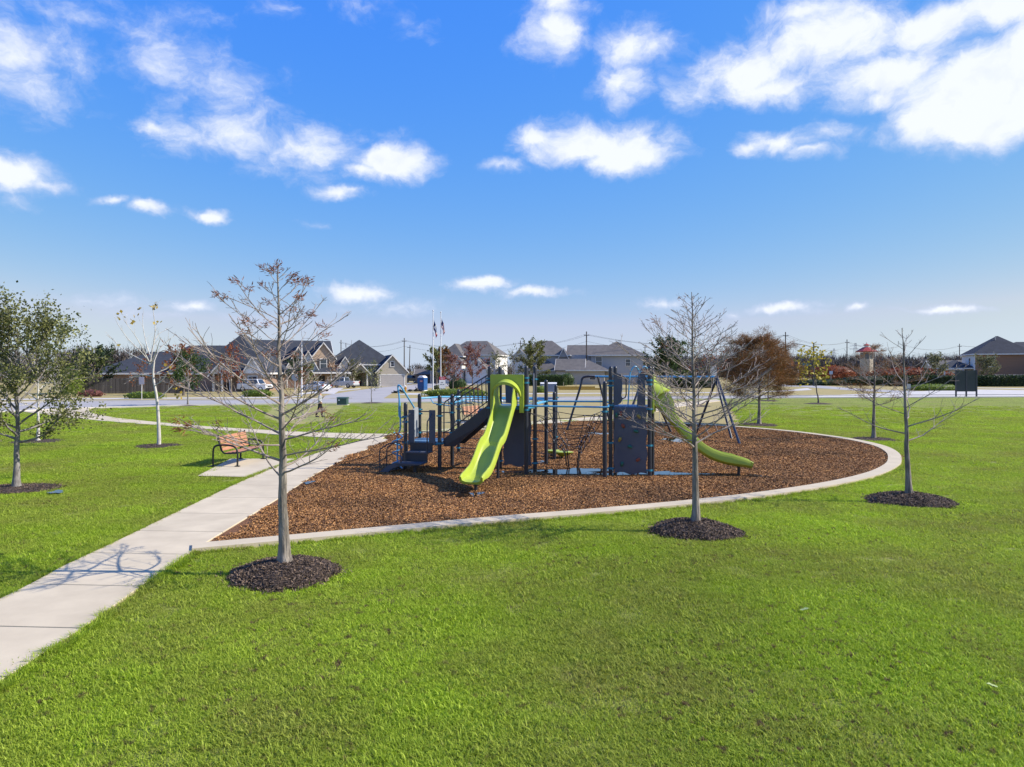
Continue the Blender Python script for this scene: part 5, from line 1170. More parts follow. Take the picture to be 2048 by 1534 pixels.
h.win(10.6, 3.9, 1.0, 1.7, -.6); h.win(18.8, 4.2, 1.4, 2.1, -.12); h.win(11.6, 1.1, .9, 1.3, -9.5); h.win(17.6, 1.1, 1.3, .9, -9.5); h.door(4.4, -3.0); h.vent(6.2, 4.0, 9.0); h.vent(22, 4, 9.2); h.vent(24, 4.2, 9.2); h.win(25.5, 4.2, 1.0, 1.5, -.12)
# 6: brown house on the right
h = House('brown two-storey house with a dark roof at the right edge', (107.0, 164, 0), -20)
h.wall(0, 24, 0, 12, 0, 7.0, M_sid_br); h.wall(-.06, 1.0, .03, 11.9, 0, 6.98, M_sid_wh, 'side_wall'); h.hip(0, 11.6, 0, 12, 6.95, 4.3, M_shing_d, ridge=5.8); h.hip(4, 24, 1, 12.6, 6.94, 2.9, M_shing_d)
h.win(3.0, 4.0, 1.5, 2.2); h.win(12.0, 4.9, 1.1, 1.4); h.win(18.5, 4.6, 1.6, 1.8); h.win(4.5, 4.4, 1.2, 1.6, -.06, 'l')
h.hip(-6.2, .2, 1.5, 9.5, 3.7, 1.9, M_shing_d); h.column(-5.8, 1.8, 3.6); h.column(-3.0, 1.8, 3.6); h.column(-5.8, 9.2, 3.6)
h.wall(11.5, 24, -6, 0, 0, 3.4, M_sid_gy); h.hip(11.5, 17.6, -6, 1, 3.4, 2.6, M_shing_d); h.hip(15.5, 24, -7, 1, 3.38, 3.2, M_shing_d); h.win(13.0, 1.3, .9, 1.6, -6); h.win(14.6, 1.3, .9, 1.6, -6); h.win(16.2, 1.3, .9, 1.6, -6); h.vent(-1 + 6, 4, 10.6); h.vent(14, 3.5, 9.0)
# small far roofs
h = House('small distant house with a brown roof left of the notice board', (146, 230, 0), -10); h.wall(-9, 4, 0, 9, 0, 3.4, M_sid_tan); h.gable(-9, 4, 0, 9, 3.4, 3.0, M_shing_g, 'x', wm=M_sid_tan); h.win(-6, 1, 1.2, 1.4); h.win(-2, 1, 1.2, 1.4)
h = House('low distant shed roof behind the dark pickup', (-24.2, 178, 0), 4); h.wall(0, 9, 0, 6, 0, 2.2, M_brick_br); h.gable(0, 9, 0, 6, 2.2, 1.2, M_shing_g, 'x', wm=M_brick_br); h.door(3)

# ------------------------------------------------------------------ fences
def fence(label, a, b, height, bw, m, group=None):
    d = b - a; L_ = d.length; t = thing('fence', label, 'fence', a, math.atan2(d.y, d.x), group); n = int(L_/bw); rg = random.Random(int(L_*10))
    base = MB().box(0, bw*.93, -.011, .011, -.05, height).build('board', m, t); me = base.data
    for i in range(1, n):
        o = bpy.data.objects.new('board', me); COL.objects.link(o); o.parent = t; o.location = (i*bw, rg.uniform(-.006, .006), 0); o.scale = (1, 1, rg.uniform(.965, 1.0))
    for z in (.35, height*.55, height-.25): MB().box(0, L_, .02, .06, z, z+.09).build('rail', m, t)
    for i in range(int(L_/2.4) + 1): MB().box(i*2.4-.05, i*2.4+.05, .061, .16, -.05, height-.05).build('post', m, t)
M_fence = mat('weathered_board', (.085,.075,.070), (.05,.045,.042), rough=.95, scale=2, stretch=(3,3,.4), rnd=.35)
M_fence2 = mat('pale_fence', (.38,.33,.30), (.30,.26,.235), rough=.9, scale=2, stretch=(3,3,.4), rnd=.15)
fence('dark weathered board fence in front of the long low house', G(150, 787.5), G(372, 786), 2.05, .17, M_fence)
fence('pale fence behind the hedge of the right-hand house', G(1890, 768.5), G(1935, 768.8), 2.0, .3, M_fence2)
fence('pale board fence right of the olive tree', G(1990, 769.5), G(2120, 769.5), 2.3, .3, M_fence2)
fence('low dark fence between the dark pickup and the flagpoles', G(838, 766), G(868, 766), 1.5, .3, M_fence)
fence('grey slatted fence beside the grey garage', G(1225, 768.5), G(1300, 770), 1.9, .3, M_fence2)

# ------------------------------------------------------------------ vehicles (local: length along x, front at +x)
def car(kind, label, loc, rz, paint):
    t = thing({'pickup': 'pickup_truck', 'sedan': 'sedan', 'suv': 'suv'}[kind], label, 'car' if kind != 'pickup' else 'truck', loc, rz)
    P_ = {'sedan': dict(L=4.8, W=1.82, body=[(-2.4,.42),(-2.42,.75),(-2.3,.98),(-1.6,1.02),(1.0,.98),(2.0,.86),(2.36,.70),(2.42,.45),(2.3,.25),(-2.2,.25)], cab=[(-1.75,1.0),(-1.0,1.40),(.1,1.46),(1.05,.98)], wx=(-1.42, 1.45), r=.33),
          'suv': dict(L=4.7, W=1.9, body=[(-2.3,.5),(-2.32,1.15),(1.0,1.15),(1.15,1.12),(2.2,1.05),(2.3,.75),(2.28,.45),(2.1,.38),(-2.1,.38)], cab=[(-2.25,1.14),(-2.12,1.82),(.75,1.84),(1.2,1.12)], wx=(-1.4, 1.42), r=.40),
          'pickup': dict(L=5.8, W=2.0, body=[(-2.9,.55),(-2.92,1.22),(-.95,1.22),(1.1,1.22),(2.6,1.16),(2.88,.95),(2.9,.5),(2.6,.42),(-2.7,.42)], cab=[(-.98,1.2),(-.85,1.9),(.62,1.92),(1.3,1.2)], wx=(-1.75, 1.8), r=.41)}[kind]
    W = P_['W']/2; m = paint
    mb = MB(); bp = P_['body']; n = len(bp); vs = []
    for y, s_ in ((-W, .0), (-W*.96, 1), (W*.96, 1), (W, 0)):
        for x, z in bp: vs.append((x*(1 if s_ else .985), y, z + (0 if s_ else (-.03 if z > .7 else .03))))
    mb.add(vs, [tuple(range(n))[::-1], tuple(range(3*n, 4*n))] + [(j*n+i, j*n+(i+1) % n, (j+1)*n+(i+1) % n, (j+1)*n+i) for j in range(3) for i in range(n)])
    body = mb.build('body', m, t, smooth=35, bevel=.03)
    c = P_['cab']; inw = .80
    rb = [c[0], c[3]]; rt_ = [c[1], c[2]]
    def Q(p, s_, top): return (p[0], s_*W*(.74 if top else .93), p[1])
    cabv = [Q(c[0],-1,0),Q(c[3],-1,0),Q(c[2],-1,1),Q(c[1],-1,1),Q(c[0],1,0),Q(c[3],1,0),Q(c[2],1,1),Q(c[1],1,1)]
    cb = MB().add(cabv, [(0,1,2,3),(7,6,5,4),(0,4,5,1),(1,5,6,2),(2,6,7,3),(3,7,4,0)]).build('cabin', m, t, bevel=.05)
    def pane(a, b, cc, d, name, off):
        q = [Vector(p) for p in (a, b, cc, d)]; ctr = sum(q, Vector())/4; q = [ctr + (p - ctr)*.86 for p in q]; nn = (q[1]-q[0]).cross(q[2]-q[0]).normalized()
        if nn.dot(ctr - Vector((0, 0, 1.2))) < 0: nn = -nn
        MB().add([p + nn*.004 for p in q] + [p + nn*.016 for p in q], [(0,1,2,3),(7,6,5,4),(0,4,5,1),(1,5,6,2),(2,6,7,3),(3,7,4,0)]).build(name, M_glass, cb)
    V = cabv
    pane(V[1],V[5],V[6],V[2],'windscreen',0); pane(V[0],V[4],V[7],V[3],'rear_window',0)
    for o in (0, 4):
        a, b, cc, d = [Vector(V[o+i]) for i in range(4)]; mB = a.lerp(b, .48); mT = d.lerp(cc, .48)
        pane(a, mB, mT, d, 'side_window', 0); pane(mB, b, cc, mT, 'side_window', 0)
    for x in P_['wx']:
        for s_ in (-1, 1):
            w = thing('wheel', None, None); del_ = None; w.parent = t; w.location = (x, s_*(W-.10), P_['r'])
            r = P_['r']; ty = MB(); pr = [(r*.62, -.10), (r*.93, -.11), (r, -.07), (r, .07), (r*.93, .11), (r*.62, .10)]
            for i in range(0): pass
            nn = 18; vs = [(rr*math.cos(6.2832*k/nn), yy, rr*math.sin(6.2832*k/nn)) for rr, yy in pr for k in range(nn)]
            ty.add(vs, [(nn*i+k, nn*i+(k+1) % nn, nn*((i+1) % 6)+(k+1) % nn, nn*((i+1) % 6)+k) for i in range(6) for k in range(nn)]); ty.build('tyre', M_tyre, w, smooth=50)
            MB().tube([(0, -.085, 0), (0, .085, 0)], r*.62, 14).build('rim', M_rim, w)
    fx, rx_ = bp[0][0], max(p[0] for p in bp); M_hl = mat('headlight', (.7,.7,.68), rough=.2); M_tl = mat('taillight', (.35,.02,.02), rough=.3)
    for s_ in (-1, 1):
        MB().cbox((rx_-.06, s_*W*.74, .78), .16, .34, .15).build('headlight', M_hl, t); MB().cbox((fx+.0, s_*W*.84, .88 if kind == 'sedan' else 1.0), .1, .24, .22).build('taillight', M_tl, t)
        MB().cbox((c[3][0]-.25, s_*(W+.08), c[3][1]+.08), .12, .2, .14).build('mirror', m, t)
    MB().cbox((rx_-.02, 0, .5), .14, W*1.8, .2).build('front_bumper', M_black if kind != 'sedan' else m, t); MB().cbox((fx-.02, 0, .5), .14, W*1.8, .2).build('rear_bumper', M_rim if kind == 'pickup' else m, t)
    MB().cbox((rx_+.0, 0, .82), .08, W*1.05, .22).build('grille', M_black, t)
    if kind == 'pickup':
        MB().box(-2.78, -1.05, -W*.8, W*.8, 1.20, 1.235).build('bed_liner', M_black, t)
    return t
M_silver = mat('silver_paint', (.55,.56,.58), (.52,.53,.55), rough=.3, scale=1, coat=.6, metal=.25); M_wpaint = mat('white_car_paint', (.78,.78,.78), rough=.3, scale=1, coat=.7); M_bpaint = mat('dark_blue_paint', (.018,.025,.045), rough=.28, scale=1, coat=.7)
car('sedan', 'white sedan parked on the drive in front of the brick gables', G(632, 782.5), R(146), M_wpaint)
car('pickup', 'silver pickup truck parked beside the white sedan', G(685, 775.5), R(160), M_silver)
car('suv', 'white boxy off-road vehicle behind the tall cypress trunk', G(510, 783.5), R(-12), M_wpaint)
car('pickup', 'dark blue pickup truck in front of the tan garage', G(822, 765.3), R(-28), M_bpaint)

# ------------------------------------------------------------------ street furniture and odds and ends
def pole_h(px_, ybase, ytop): b = G(px_, ybase); return b, CAMH - (ytop - HY)/F*b.y
def flag(t, z, kind):
    # limp flag: hoist along the pole, hanging in folds
    n, m_ = 30, 9; W_, H_ = 2.5, 1.55; faces = {'blue': [], 'white': [], 'red': []}; vs = []
    for i in range(n+1):
        s_ = i/n
        for j in range(m_+1):
            q = j/m_; hz = z - q*H_; x = .08 + .62*s_**.8 + .05*math.sin(q*7 + s_*5); zz = hz - s_*2.05 - .10*math.sin(s_*9 + q*2)*(1-q); y = .10*math.sin(s_*14 + q*4)*(.3 + s_)
            vs.append((x*(1 - .35*q*s_), y, zz + q*s_*.75))
    for i in range(n):
        for j in range(m_):
            f = (i*(m_+1)+j, (i+1)*(m_+1)+j, (i+1)*(m_+1)+j+1, i*(m_+1)+j+1); s_ = i/n; q = j/m_
            if kind == 'lone': c = 'blue' if s_ < .34 else ('white' if q < .5 else 'red')
            else: c = 'blue' if (s_ < .42 and q < .55) else ('red' if j % 2 == 0 else 'white')
            faces[c].append(f)
    cols = {'blue': (.012,.025,.11), 'white': (.70,.70,.70), 'red': (.42,.025,.035)}
    for c, fs in faces.items(): 
        mb = MB(); mb.add(vs, fs); mb.build(c + '_cloth', mat('flag_' + c, cols[c], rough=.85), t, fix=False, smooth=180)
def star(t, c, r, m, ax):
    pts = [(c[0] + (r if k % 2 == 0 else r*.4)*math.sin(k*math.pi/5), c[2] + (r if k % 2 == 0 else r*.4)*math.cos(k*math.pi/5)) for k in range(10)]; MB().prism(pts, 'y', c[1]-.01, c[1]).build('star', m, t)
for lab, x, yb, yt, fl, fz in (('left flagpole, carrying a limp flag with one blue, one white and one red field', 866, 783, 621, 'lone', 639), ('right flagpole, carrying a limp striped flag', 881.5, 780, 624, 'stripes', 636)):
    b, zt = pole_h(x, yb, yt); t = thing('flagpole', lab, 'flagpole', b)
    MB().lathe([(.11, -.1), (.10, 1), (.055, zt-.15), (.03, zt-.13)], (0,0,0), 12).build('pole', M_alu, t, smooth=40); MB().lathe([(.01, 0), (.09, .05), (.12, .12), (.09, .19), (.01, .24)], (0,0,zt-.15), 12).build('finial', M_alu, t, smooth=60)
    f = thing('flag', None, None); f.parent = t; flag(f, CAMH - (fz - HY)/F*b.y, fl)
    if fl == 'lone': star(f, (.28, -.16, CAMH - (fz - HY)/F*b.y - 1.15), .22, M_white, 'y')
b, zt = pole_h(862, 768, 694); t = thing('thin_flagpole', 'thin grey pole just behind the left flagpole', 'pole', b); MB().lathe([(.10, -.1), (.09, 1), (.05, zt)], (0,0,0), 10).build('pole', M_alu, t); MB().lathe([(.01, 0), (.1, .08), (.01, .18)], (0,0,zt), 10).build('finial', M_alu, t)
# portable toilet
b = G(845, 782); t = thing('portable_toilet', 'blue portable toilet with a white roof beside the road', 'toilet', b, R(-22)); M_bl = mat('toilet_blue', (.012,.085,.27), (.010,.075,.24), rough=.45, scale=2)
w = 1.12; MB().box(-w/2, w/2, -w/2, w/2, .14, 2.0).build('cabin', M_bl, t, bevel=.04); MB().box(-w/2-.03, w/2+.03, -w/2-.03, w/2+.03, 0, .13).build('skid', M_white, t)
MB().add([(-w/2-.03,-w/2-.03,2.003),(w/2+.03,-w/2-.03,2.003),(w/2+.03,w/2+.03,2.003),(-w/2-.03,w/2+.03,2.003),(-w/4,-w/2+.08,2.3),(w/4,-w/2+.08,2.3),(w/4,w/2-.08,2.3),(-w/4,w/2-.08,2.3)], [(0,3,2,1),(4,5,6,7),(0,1,5,4),(1,2,6,5),(2,3,7,6),(3,0,4,7)]).build('roof', M_white, t, bevel=.06)
d = MB().box(-.40, .40, -w/2-.03, -w/2-.004, .2, 1.9).build('door', mat('toilet_blue2', (.010,.07,.23), rough=.4), t, bevel=.01); MB().box(-.10, .34, -w/2-.045, -w/2-.031, 1.36, 1.60).build('label', mat('toilet_label', (.55,.12,.12), rough=.6), d)
for i in range(4): MB().box(-.06 + i*.095, .0 + i*.095, -w/2-.05, -w/2-.046, 1.44, 1.53).build('lettering', M_white, d)
for z in (.5, 1.75): MB().box(w/2+.002, w/2+.02, -.35, .35, z, z+.12).build('vent_slot', mat('toilet_blue2', (.010,.07,.23)), t)
# red and white sign (the lines of writing are too small to read in the photograph)
b, zt = pole_h(884.5, 786, 753.5); t = thing('sales_sign', 'white sign board with a red top band by the clipped shrubs', 'sign', b, R(6)); z0 = CAMH - (778 - HY)/F*b.y
for x in (-.36, .36): MB().box(x-.04, x+.04, -.04, .04, -.1, z0+.3).build('leg', M_alu, t)
bd = MB().box(-.42, .42, -.09, -.05, z0, zt).build('board', M_white, t); M_rd = mat('sign_red', (.45,.02,.04), rough=.6); MB().box(-.42, .42, -.096, -.091, zt-.42, zt).build('red_band', M_rd, bd); M_txt = mat('sign_text', (.10,.10,.11), rough=.7)
for z, x0, n_, mm, hh in ((zt-.22, -.32, 8, M_white, .09), (zt-.36, -.08, 2, M_white, .07), (zt-.82, -.18, 5, M_txt, .10), (zt-1.1, -.26, 7, M_txt, .11), (zt-1.62, -.25, 7, M_txt, .06)):
    for i in range(n_):
        if (i*7 + n_) % 5 != 3: MB().box(x0 + i*.08, x0 + i*.08 + .055, -.101, -.097, z, z+hh).build('lettering', mm, bd)
# hydrant, dark debris, utility boxes
b = G(811, 784.5); t = thing('fire_hydrant', 'yellow fire hydrant with a white cap at the street corner', 'hydrant', b); M_hy = mat('hydrant_yellow', (.50,.26,.02), rough=.5)
MB().lathe([(.17,0),(.17,.05),(.13,.08),(.13,.62),(.16,.65),(.16,.70),(.1,.80)], (0,0,0), 14).build('barrel', M_hy, t, smooth=40); MB().lathe([(.11,.80),(.12,.86),(.05,.97),(.03,1.0)], (0,0,0), 12).build('cap', M_white, t, smooth=40)
for s_ in (-1, 1): MB().tube([(0,0,.5),(s_*.22,0,.5)], .06, 10).build('outlet', M_hy, t)
MB().tube([(0,0,.52),(0,-.24,.52)], .08, 10).build('outlet', M_hy, t)
def heap(label, c, rx, ry, h, m, seed, name='debris_heap', cat='heap'):
    rg = random.Random(seed); mb = MB()
    for i in range(26):
        a = rg.uniform(0, 6.28); r = math.sqrt(rg.random()); z = h*(1 - r)*rg.random(); s_ = rg.uniform(.12, .35)*max(rx, h)
        mb.cbox((rx*r*math.cos(a), ry*r*math.sin(a), z + s_*.3), s_, s_*rg.uniform(.6, 1), s_*rg.uniform(.4, .8), Matrix.Rotation(rg.uniform(0, 3), 3, Vector((rg.gauss(0,.2), rg.gauss(0,.2), 1)).normalized()))
    o = mb.build(name, m, bevel=.02); o.location = c; tag(o, label, cat)
heap('heap of black bags left of the portable toilet', G(830, 783), 1.1, .6, .75, M_black, 5); heap('dark heap beside the fire hydrant', G(796, 786), 1.0, .5, .6, M_black, 6)
def ubox(label, c, w, d, hgt, m, lid, rz=0):
    t = thing('utility_box', label, 'utility box', c, rz); MB().box(-w/2, w/2, -d/2, d/2, 0, hgt*.86).build('cabinet', m, t, bevel=.02); MB().add([(-w/2-.03,-d/2-.03,hgt*.862),(w/2+.03,-d/2-.03,hgt*.862),(w/2+.03,d/2+.03,hgt*.862),(-w/2-.03,d/2+.03,hgt*.862),(-w/2-.03,-d/2+.12,hgt),(w/2+.03,-d/2+.12,hgt),(w/2+.03,d/2+.03,hgt),(-w/2-.03,d/2+.03,hgt)], [(0,3,2,1),(4,5,6,7),(0,1,5,4),(1,2,6,5),(2,3,7,6),(3,0,4,7)]).build('lid', lid, t)
    MB().box(-w/2-.06, w/2+.06, -d/2-.06, d/2+.06, -.1, .04).build('plinth', M_con2, t); MB().box(-w*.35, -w*.2, -d/2-.006, -d/2-.001, hgt*.55, hgt*.72).build('label_plate', M_white, t)
M_ug = mat('box_green', (.035,.075,.065), (.03,.065,.056), rough=.6, scale=2); ubox('dark green transformer box on the grass by the road', G(685.5, 810), .86, .8, .70, M_ug, M_ug)
ubox('pale blue-grey cabinet beyond the net posts', G(1097, 783.5), 2.3, 1.2, 1.35, mat('box_blue', (.20,.24,.34), rough=.6), M_white)
# road signs
def road_sign(label, x, yb, yt, w, hgt, face, shape='rect', post=M_alu, rz=0, name='road_sign'):
    b, zt = pole_h(x, yb, yt); t = thing(name, label, 'sign', b, rz); MB().lathe([(.035, -.1), (.035, zt-.02)], (0,0,0), 8).build('post', post, t)
    if shape == 'rect': MB().box(-w/2, w/2, -.055, -.037, zt-hgt, zt).build('plate', face, t)
    else: MB().prism([(w/2*math.cos(a)/math.cos(R(22.5)), zt-w/2 + w/2*math.sin(a)/math.cos(R(22.5))) for a in [R(22.5 + 45*k) for k in range(8)]], 'y', -.055, -.037).build('plate', face, t)
    return t
M_sgn = mat('sign_plate_grey', (.50,.46,.50), rough=.5)
road_sign('pale rectangular road sign on a post before the wooden fence', 283.5, 799, 754, .55, .78, M_sgn); road_sign('grey back of an octagonal sign by the brick house', 590, 787, 748, .9, .9, mat('sign_back', (.30,.33,.37), rough=.5), 'oct')
for i in range(3): pass
road_sign('white notice sign in front of the shrubs behind the right slide', 1427, 777, 732, 1.15, 1.7, M_white); road_sign('small blue and white square sign among the orange shrubs', 1662, 767, 742, .8, .8, mat('sign_pale_blue', (.35,.45,.60), rough=.5)); road_sign('thin white marker post left of the yellow-leaved tree', 1596.5, 760.5, 740, .3, .9, M_white); road_sign('white marker post right of the yellow-leaved tree', 1638.5, 761, 750, .3, .7, M_white); road_sign('small sign post on the lawn strip before the swing frame', 1334, 800, 785, .25, .5, M_steel)
road_sign('thin road sign post left of the notice board', 1817, 796, 768, .45, .6, M_sgn)
# tall lamp post in front of the brick house and the street lights on the right
b, zt = pole_h(603.5, 793, 678); t = thing('street_lamp', 'tall slim grey lamp post in front of the brick house', 'street lamp', b); MB().lathe([(.12,-.1),(.11,.8),(.08,.85),(.055,zt)], (0,0,0), 10).build('pole', M_alu, t, smooth=40); MB().tube([(0,0,zt-.05),(.35,0,zt+.1),(.7,0,zt+.1)], .03, 8).build('arm', M_alu, t); MB().cbox((.85,0,zt+.09), .5, .2, .1).build('lamp_head', M_alu, t, bevel=.03)
b, zt = pole_h(1627.5, 772, 685.5); t = thing('street_lamp', 'dark street lamp with a long arm behind the yellow-leaved tree', 'street lamp', b); MB().lathe([(.16,-.1),(.12,zt)], (0,0,0), 10).build('pole', M_steel, t, smooth=40); MB().tube([(0,0,zt-1.0),(-1.6,0,zt-.5),(-3.2,0,zt-.2),(-3.9,0,zt-.18)], .05, 8).build('arm', M_steel, t); MB().cbox((-4.1,0,zt-.2), .8, .3, .12).build('lamp_head', M_steel, t, bevel=.03)
MB().tube([(0,0,zt-4.2),(-4.4,0,zt-4.0)], .05, 8).build('signal_arm', M_steel, t)
for x in (-4.3, -3.0): MB().cbox((x,0,zt-4.1), .35, .3, 1.0).build('signal_head', mat('signal_orange', (.45,.16,.05), rough=.6), t)
MB().cbox((-1.4,0,zt-4.4), 1.7, .05, .5).build('street_name_plate', mat('sign_teal', (.05,.22,.28), rough=.5), t)
# notice board seen from behind
b0_, b1_ = G(1912, 793.3), G(1953, 793.3); t = thing('notice_board', 'dark double notice board on three posts at the edge of the pavement', 'sign board', b0_); wid = (b1_ - b0_).x; zt = CAMH - (740.5 - HY)/F*b0_.y; zb = CAMH - (783 - HY)/F*b0_.y
for i in range(3): MB().box(i*wid/2-.07, i*wid/2+.07, -.07, .07, -.1, zt + .03).build('post', M_steel, t)
for i in range(2): MB().box(i*wid/2+.072, (i+1)*wid/2-.072, -.03, .03, zb, zt).build('board', mat('board_green', (.022,.032,.036), rough=.5), t)
# kerb blocks by the street corner, yellow beam and small stakes on the building plot
for lab, x0, x1, y in (('yellow timber beam lying on the plot beyond the road', 1117, 1207, 779.5), ('dark timber stack lying behind the yellow beam', 1112, 1190, 775.8)):
    a, c = G(x0, y), G(x1, y); o = MB().box(0, (c-a).x, -.2, .2, -.02, .28).build('timber_beam', mat('beam_yellow', (.42,.26,.04), rough=.7) if 'yellow' in lab else mat('beam_dark', (.16,.07,.05), rough=.8), bevel=.02); o.location = a; tag(o, lab, 'timber')
for i, (x, y) in enumerate(((1127, 773), (1152, 772.5), (1104, 772), (958, 782), (972, 783), (950, 781))):
    o = MB().box(-.05, .05, -.05, .05, -.05, .85).build('survey_stake', mat('stake_wood', (.55,.44,.30), rough=.8)); o.location = G(x, y); tag(o, ['wooden stake at the left end of the yellow beam', 'wooden stake behind the middle of the yellow beam', 'wooden stake beside the pale cabinet', 'middle wooden stake left of the slide hood', 'wooden stake nearest the slide hood', 'wooden stake farthest from the slide hood'][i], 'stake', 'survey stakes')
o = MB().lathe([(.9,-.05),(.95,.3),(.95,1.0),(.6,1.25),(.05,1.3)], (0,0,0), 20).build('water_tank', M_rim, smooth=40); o.location = G(1182, 769); tag(o, 'grey rounded tank beside the grey garage wall', 'tank')
o = MB().lathe([(.28,0),(.31,.5),(.31,.8),(.26,.84),(.2,.95),(.02,.98)], (0,0,0), 16).build('litter_bin', mat('bin_blue', (.015,.03,.09), rough=.5), smooth=40); o.location = G(966, 852); tag(o, 'dark blue litter bin at the back footpath under the stairs', 'bin')
# red-roofed pavilion tower
b = Vector(((1733 - CX)/F*215, 215, 0)); zs = lambda y: CAMH - (y - HY)/F*215; t = thing('pavilion_tower', 'small tower with a two-tier red roof rising above the shrubs', 'pavilion', b); M_rr = mat('red_roof', (.36,.05,.035), (.30,.04,.03), rough=.6, scale=1)
k8 = lambda r, z: (r, z)
MB().lathe([(1.9, -.1), (1.9, zs(705))], (0,0,0), 8).build('tower_wall', M_sid_tan, t); MB().lathe([(3.2, zs(703)-.15), (3.3, zs(703)), (1.1, zs(694.5)), (1.0, zs(694.5))], (0,0,0), 8).build('lower_roof', M_rr, t); MB().lathe([(.62, zs(694.5)), (.62, zs(690.8))], (0,0,0), 8).build('cupola', M_white, t)
MB().lathe([(1.05, zs(691)), (1.08, zs(690.5)), (.1, zs(687)), (.05, zs(687))], (0,0,0), 8).build('upper_roof', M_rr, t); MB().lathe([(.05, zs(687.2)), (.05, zs(684))], (0,0,0), 6).build('finial', M_rr, t)
for k in range(8): a = R(45*k + 22.5); MB().cbox((1.72*math.cos(a), 1.72*math.sin(a), zs(712)), .1, 1.1, 1.8, Matrix.Rotation(a, 3, 'Z')).build('opening', M_glass, t)
# utility poles and wires
POLES = [(682,680,'wooden utility pole rising behind the dark hipped roof'),(808.5,676,'tall wooden utility pole right of the tan house'),(818,690,'leaning wooden utility pole right of the taller one'),(1041,681,'wooden utility pole above the left of the grey house'),(1173,663,'tall wooden utility pole above the middle of the grey house'),(1571,664,'tall wooden utility pole left of the street lamp'),(1694,679,'wooden utility pole left of the pavilion tower'),(1809,686,'wooden utility pole behind the right cypress top'),(1919,687.5,'wooden utility pole at the left of the right-hand house'),(1290,690,'thin utility pole at the right end of the grey house roof')]
tops_ = {}
for x, y, lab in POLES:
    Y = F*9.2/(HY - y); X = (x - CX)/F*Y; t = thing('utility_pole', lab, 'utility pole', (X, Y, 0), 0, 'utility poles'); m = mat('pole_wood', (.075,.06,.052), rough=.9)
    MB().tube([(0,0,-.3), (.35 if 'leaning' in lab else 0,0,12.2)], [.17, .12], 8).build('pole', m, t); MB().cbox((.02,-.1,11.3), 1.3 if x not in (682,) else .5, .1, .12).build('crossarm', m, t)
    for dx in (-.5, 0, .5): MB().lathe([(.04, 11.36), (.06, 11.42), (.04, 11.55)], (dx, -.1, 0), 6).build('insulator', M_rim, t)
    tops_[x] = Vector((X, Y, 11.5))
M_wire = mat('wire', (.03,.03,.035), rough=.6)
def wire(label, p, q, sag):
    mb = MB()
    for off, dz in ((-.5, 0), (.5, 0), (0, -1.6)):
        pts = [p.lerp(q, i/16) + Vector((off, 0, dz - sag*4*(i/16)*(1 - i/16))) for i in range(17)]; mb.tube(pts, .022, 4)
    tag(mb.build('overhead_wire', M_wire), label, 'wire', 'overhead wires')
wire('sagging wires between the poles behind the tan house and the white house', tops_[808.5], tops_[1041], 1.8); wire('sagging wires between the two poles above the grey house', tops_[1041], tops_[1173], 1.2)
wire('wires running right from the pole above the grey house', tops_[1173], tops_[1571], 2.5); wire('wires between the pole left of the lamp and the pole by the pavilion', tops_[1571], tops_[1694], 1.5)
wire('wires from the pavilion pole to the pole behind the cypress', tops_[1694], tops_[1809], 1.5); wire('wires reaching the pole beside the right-hand house', tops_[1809], tops_[1919], 1.5); wire('wires from the first pole to the pole right of the tan house', tops_[682], tops_[808.5], 1.5)
wire('wires leaving the picture above the right-hand house', tops_[1919], tops_[1919] + Vector((60, -10, 0)), 1.5)
for lab, x, yt in (('distant lattice pylon left of the red-roofed tower', 1711, 686), ('very distant lattice pylon between the lamp and the pavilion', 1668, 697)):
    Y = 620 if x == 1711 else 800; X = (x - CX)/F*Y; H_ = CAMH - (yt - HY)/F*Y; t = thing('pylon', lab, 'pylon', (X, Y, 0), 0, 'lattice pylons'); mb = MB(); ms = mat('pylon_steel', (.32,.34,.37), rough=.6)
    for sx in (-1, 1):
        for sy in (-1, 1): mb.tube([(sx*3, sy*3, -.2), (sx*.5, sy*.5, H_)], .14, 4)
    for i in range(9):
        f, g = i/9, (i+1)/9; r1, r2 = 3 - 2.5*f, 3 - 2.5*g
        for s_ in (-1, 1): mb.tube([(-r1*s_, -r1, H_*f), (r2*s_, -r2, H_*g)], .09, 4)
    mb.build('lattice', ms, t); ar = MB()
    for z in (.80, .90): ar.tube([(-5, 0, H_*z), (0, 0, H_*(z+.03)), (5, 0, H_*z)], .18, 4)
    ar.build('crossarm', ms, t)

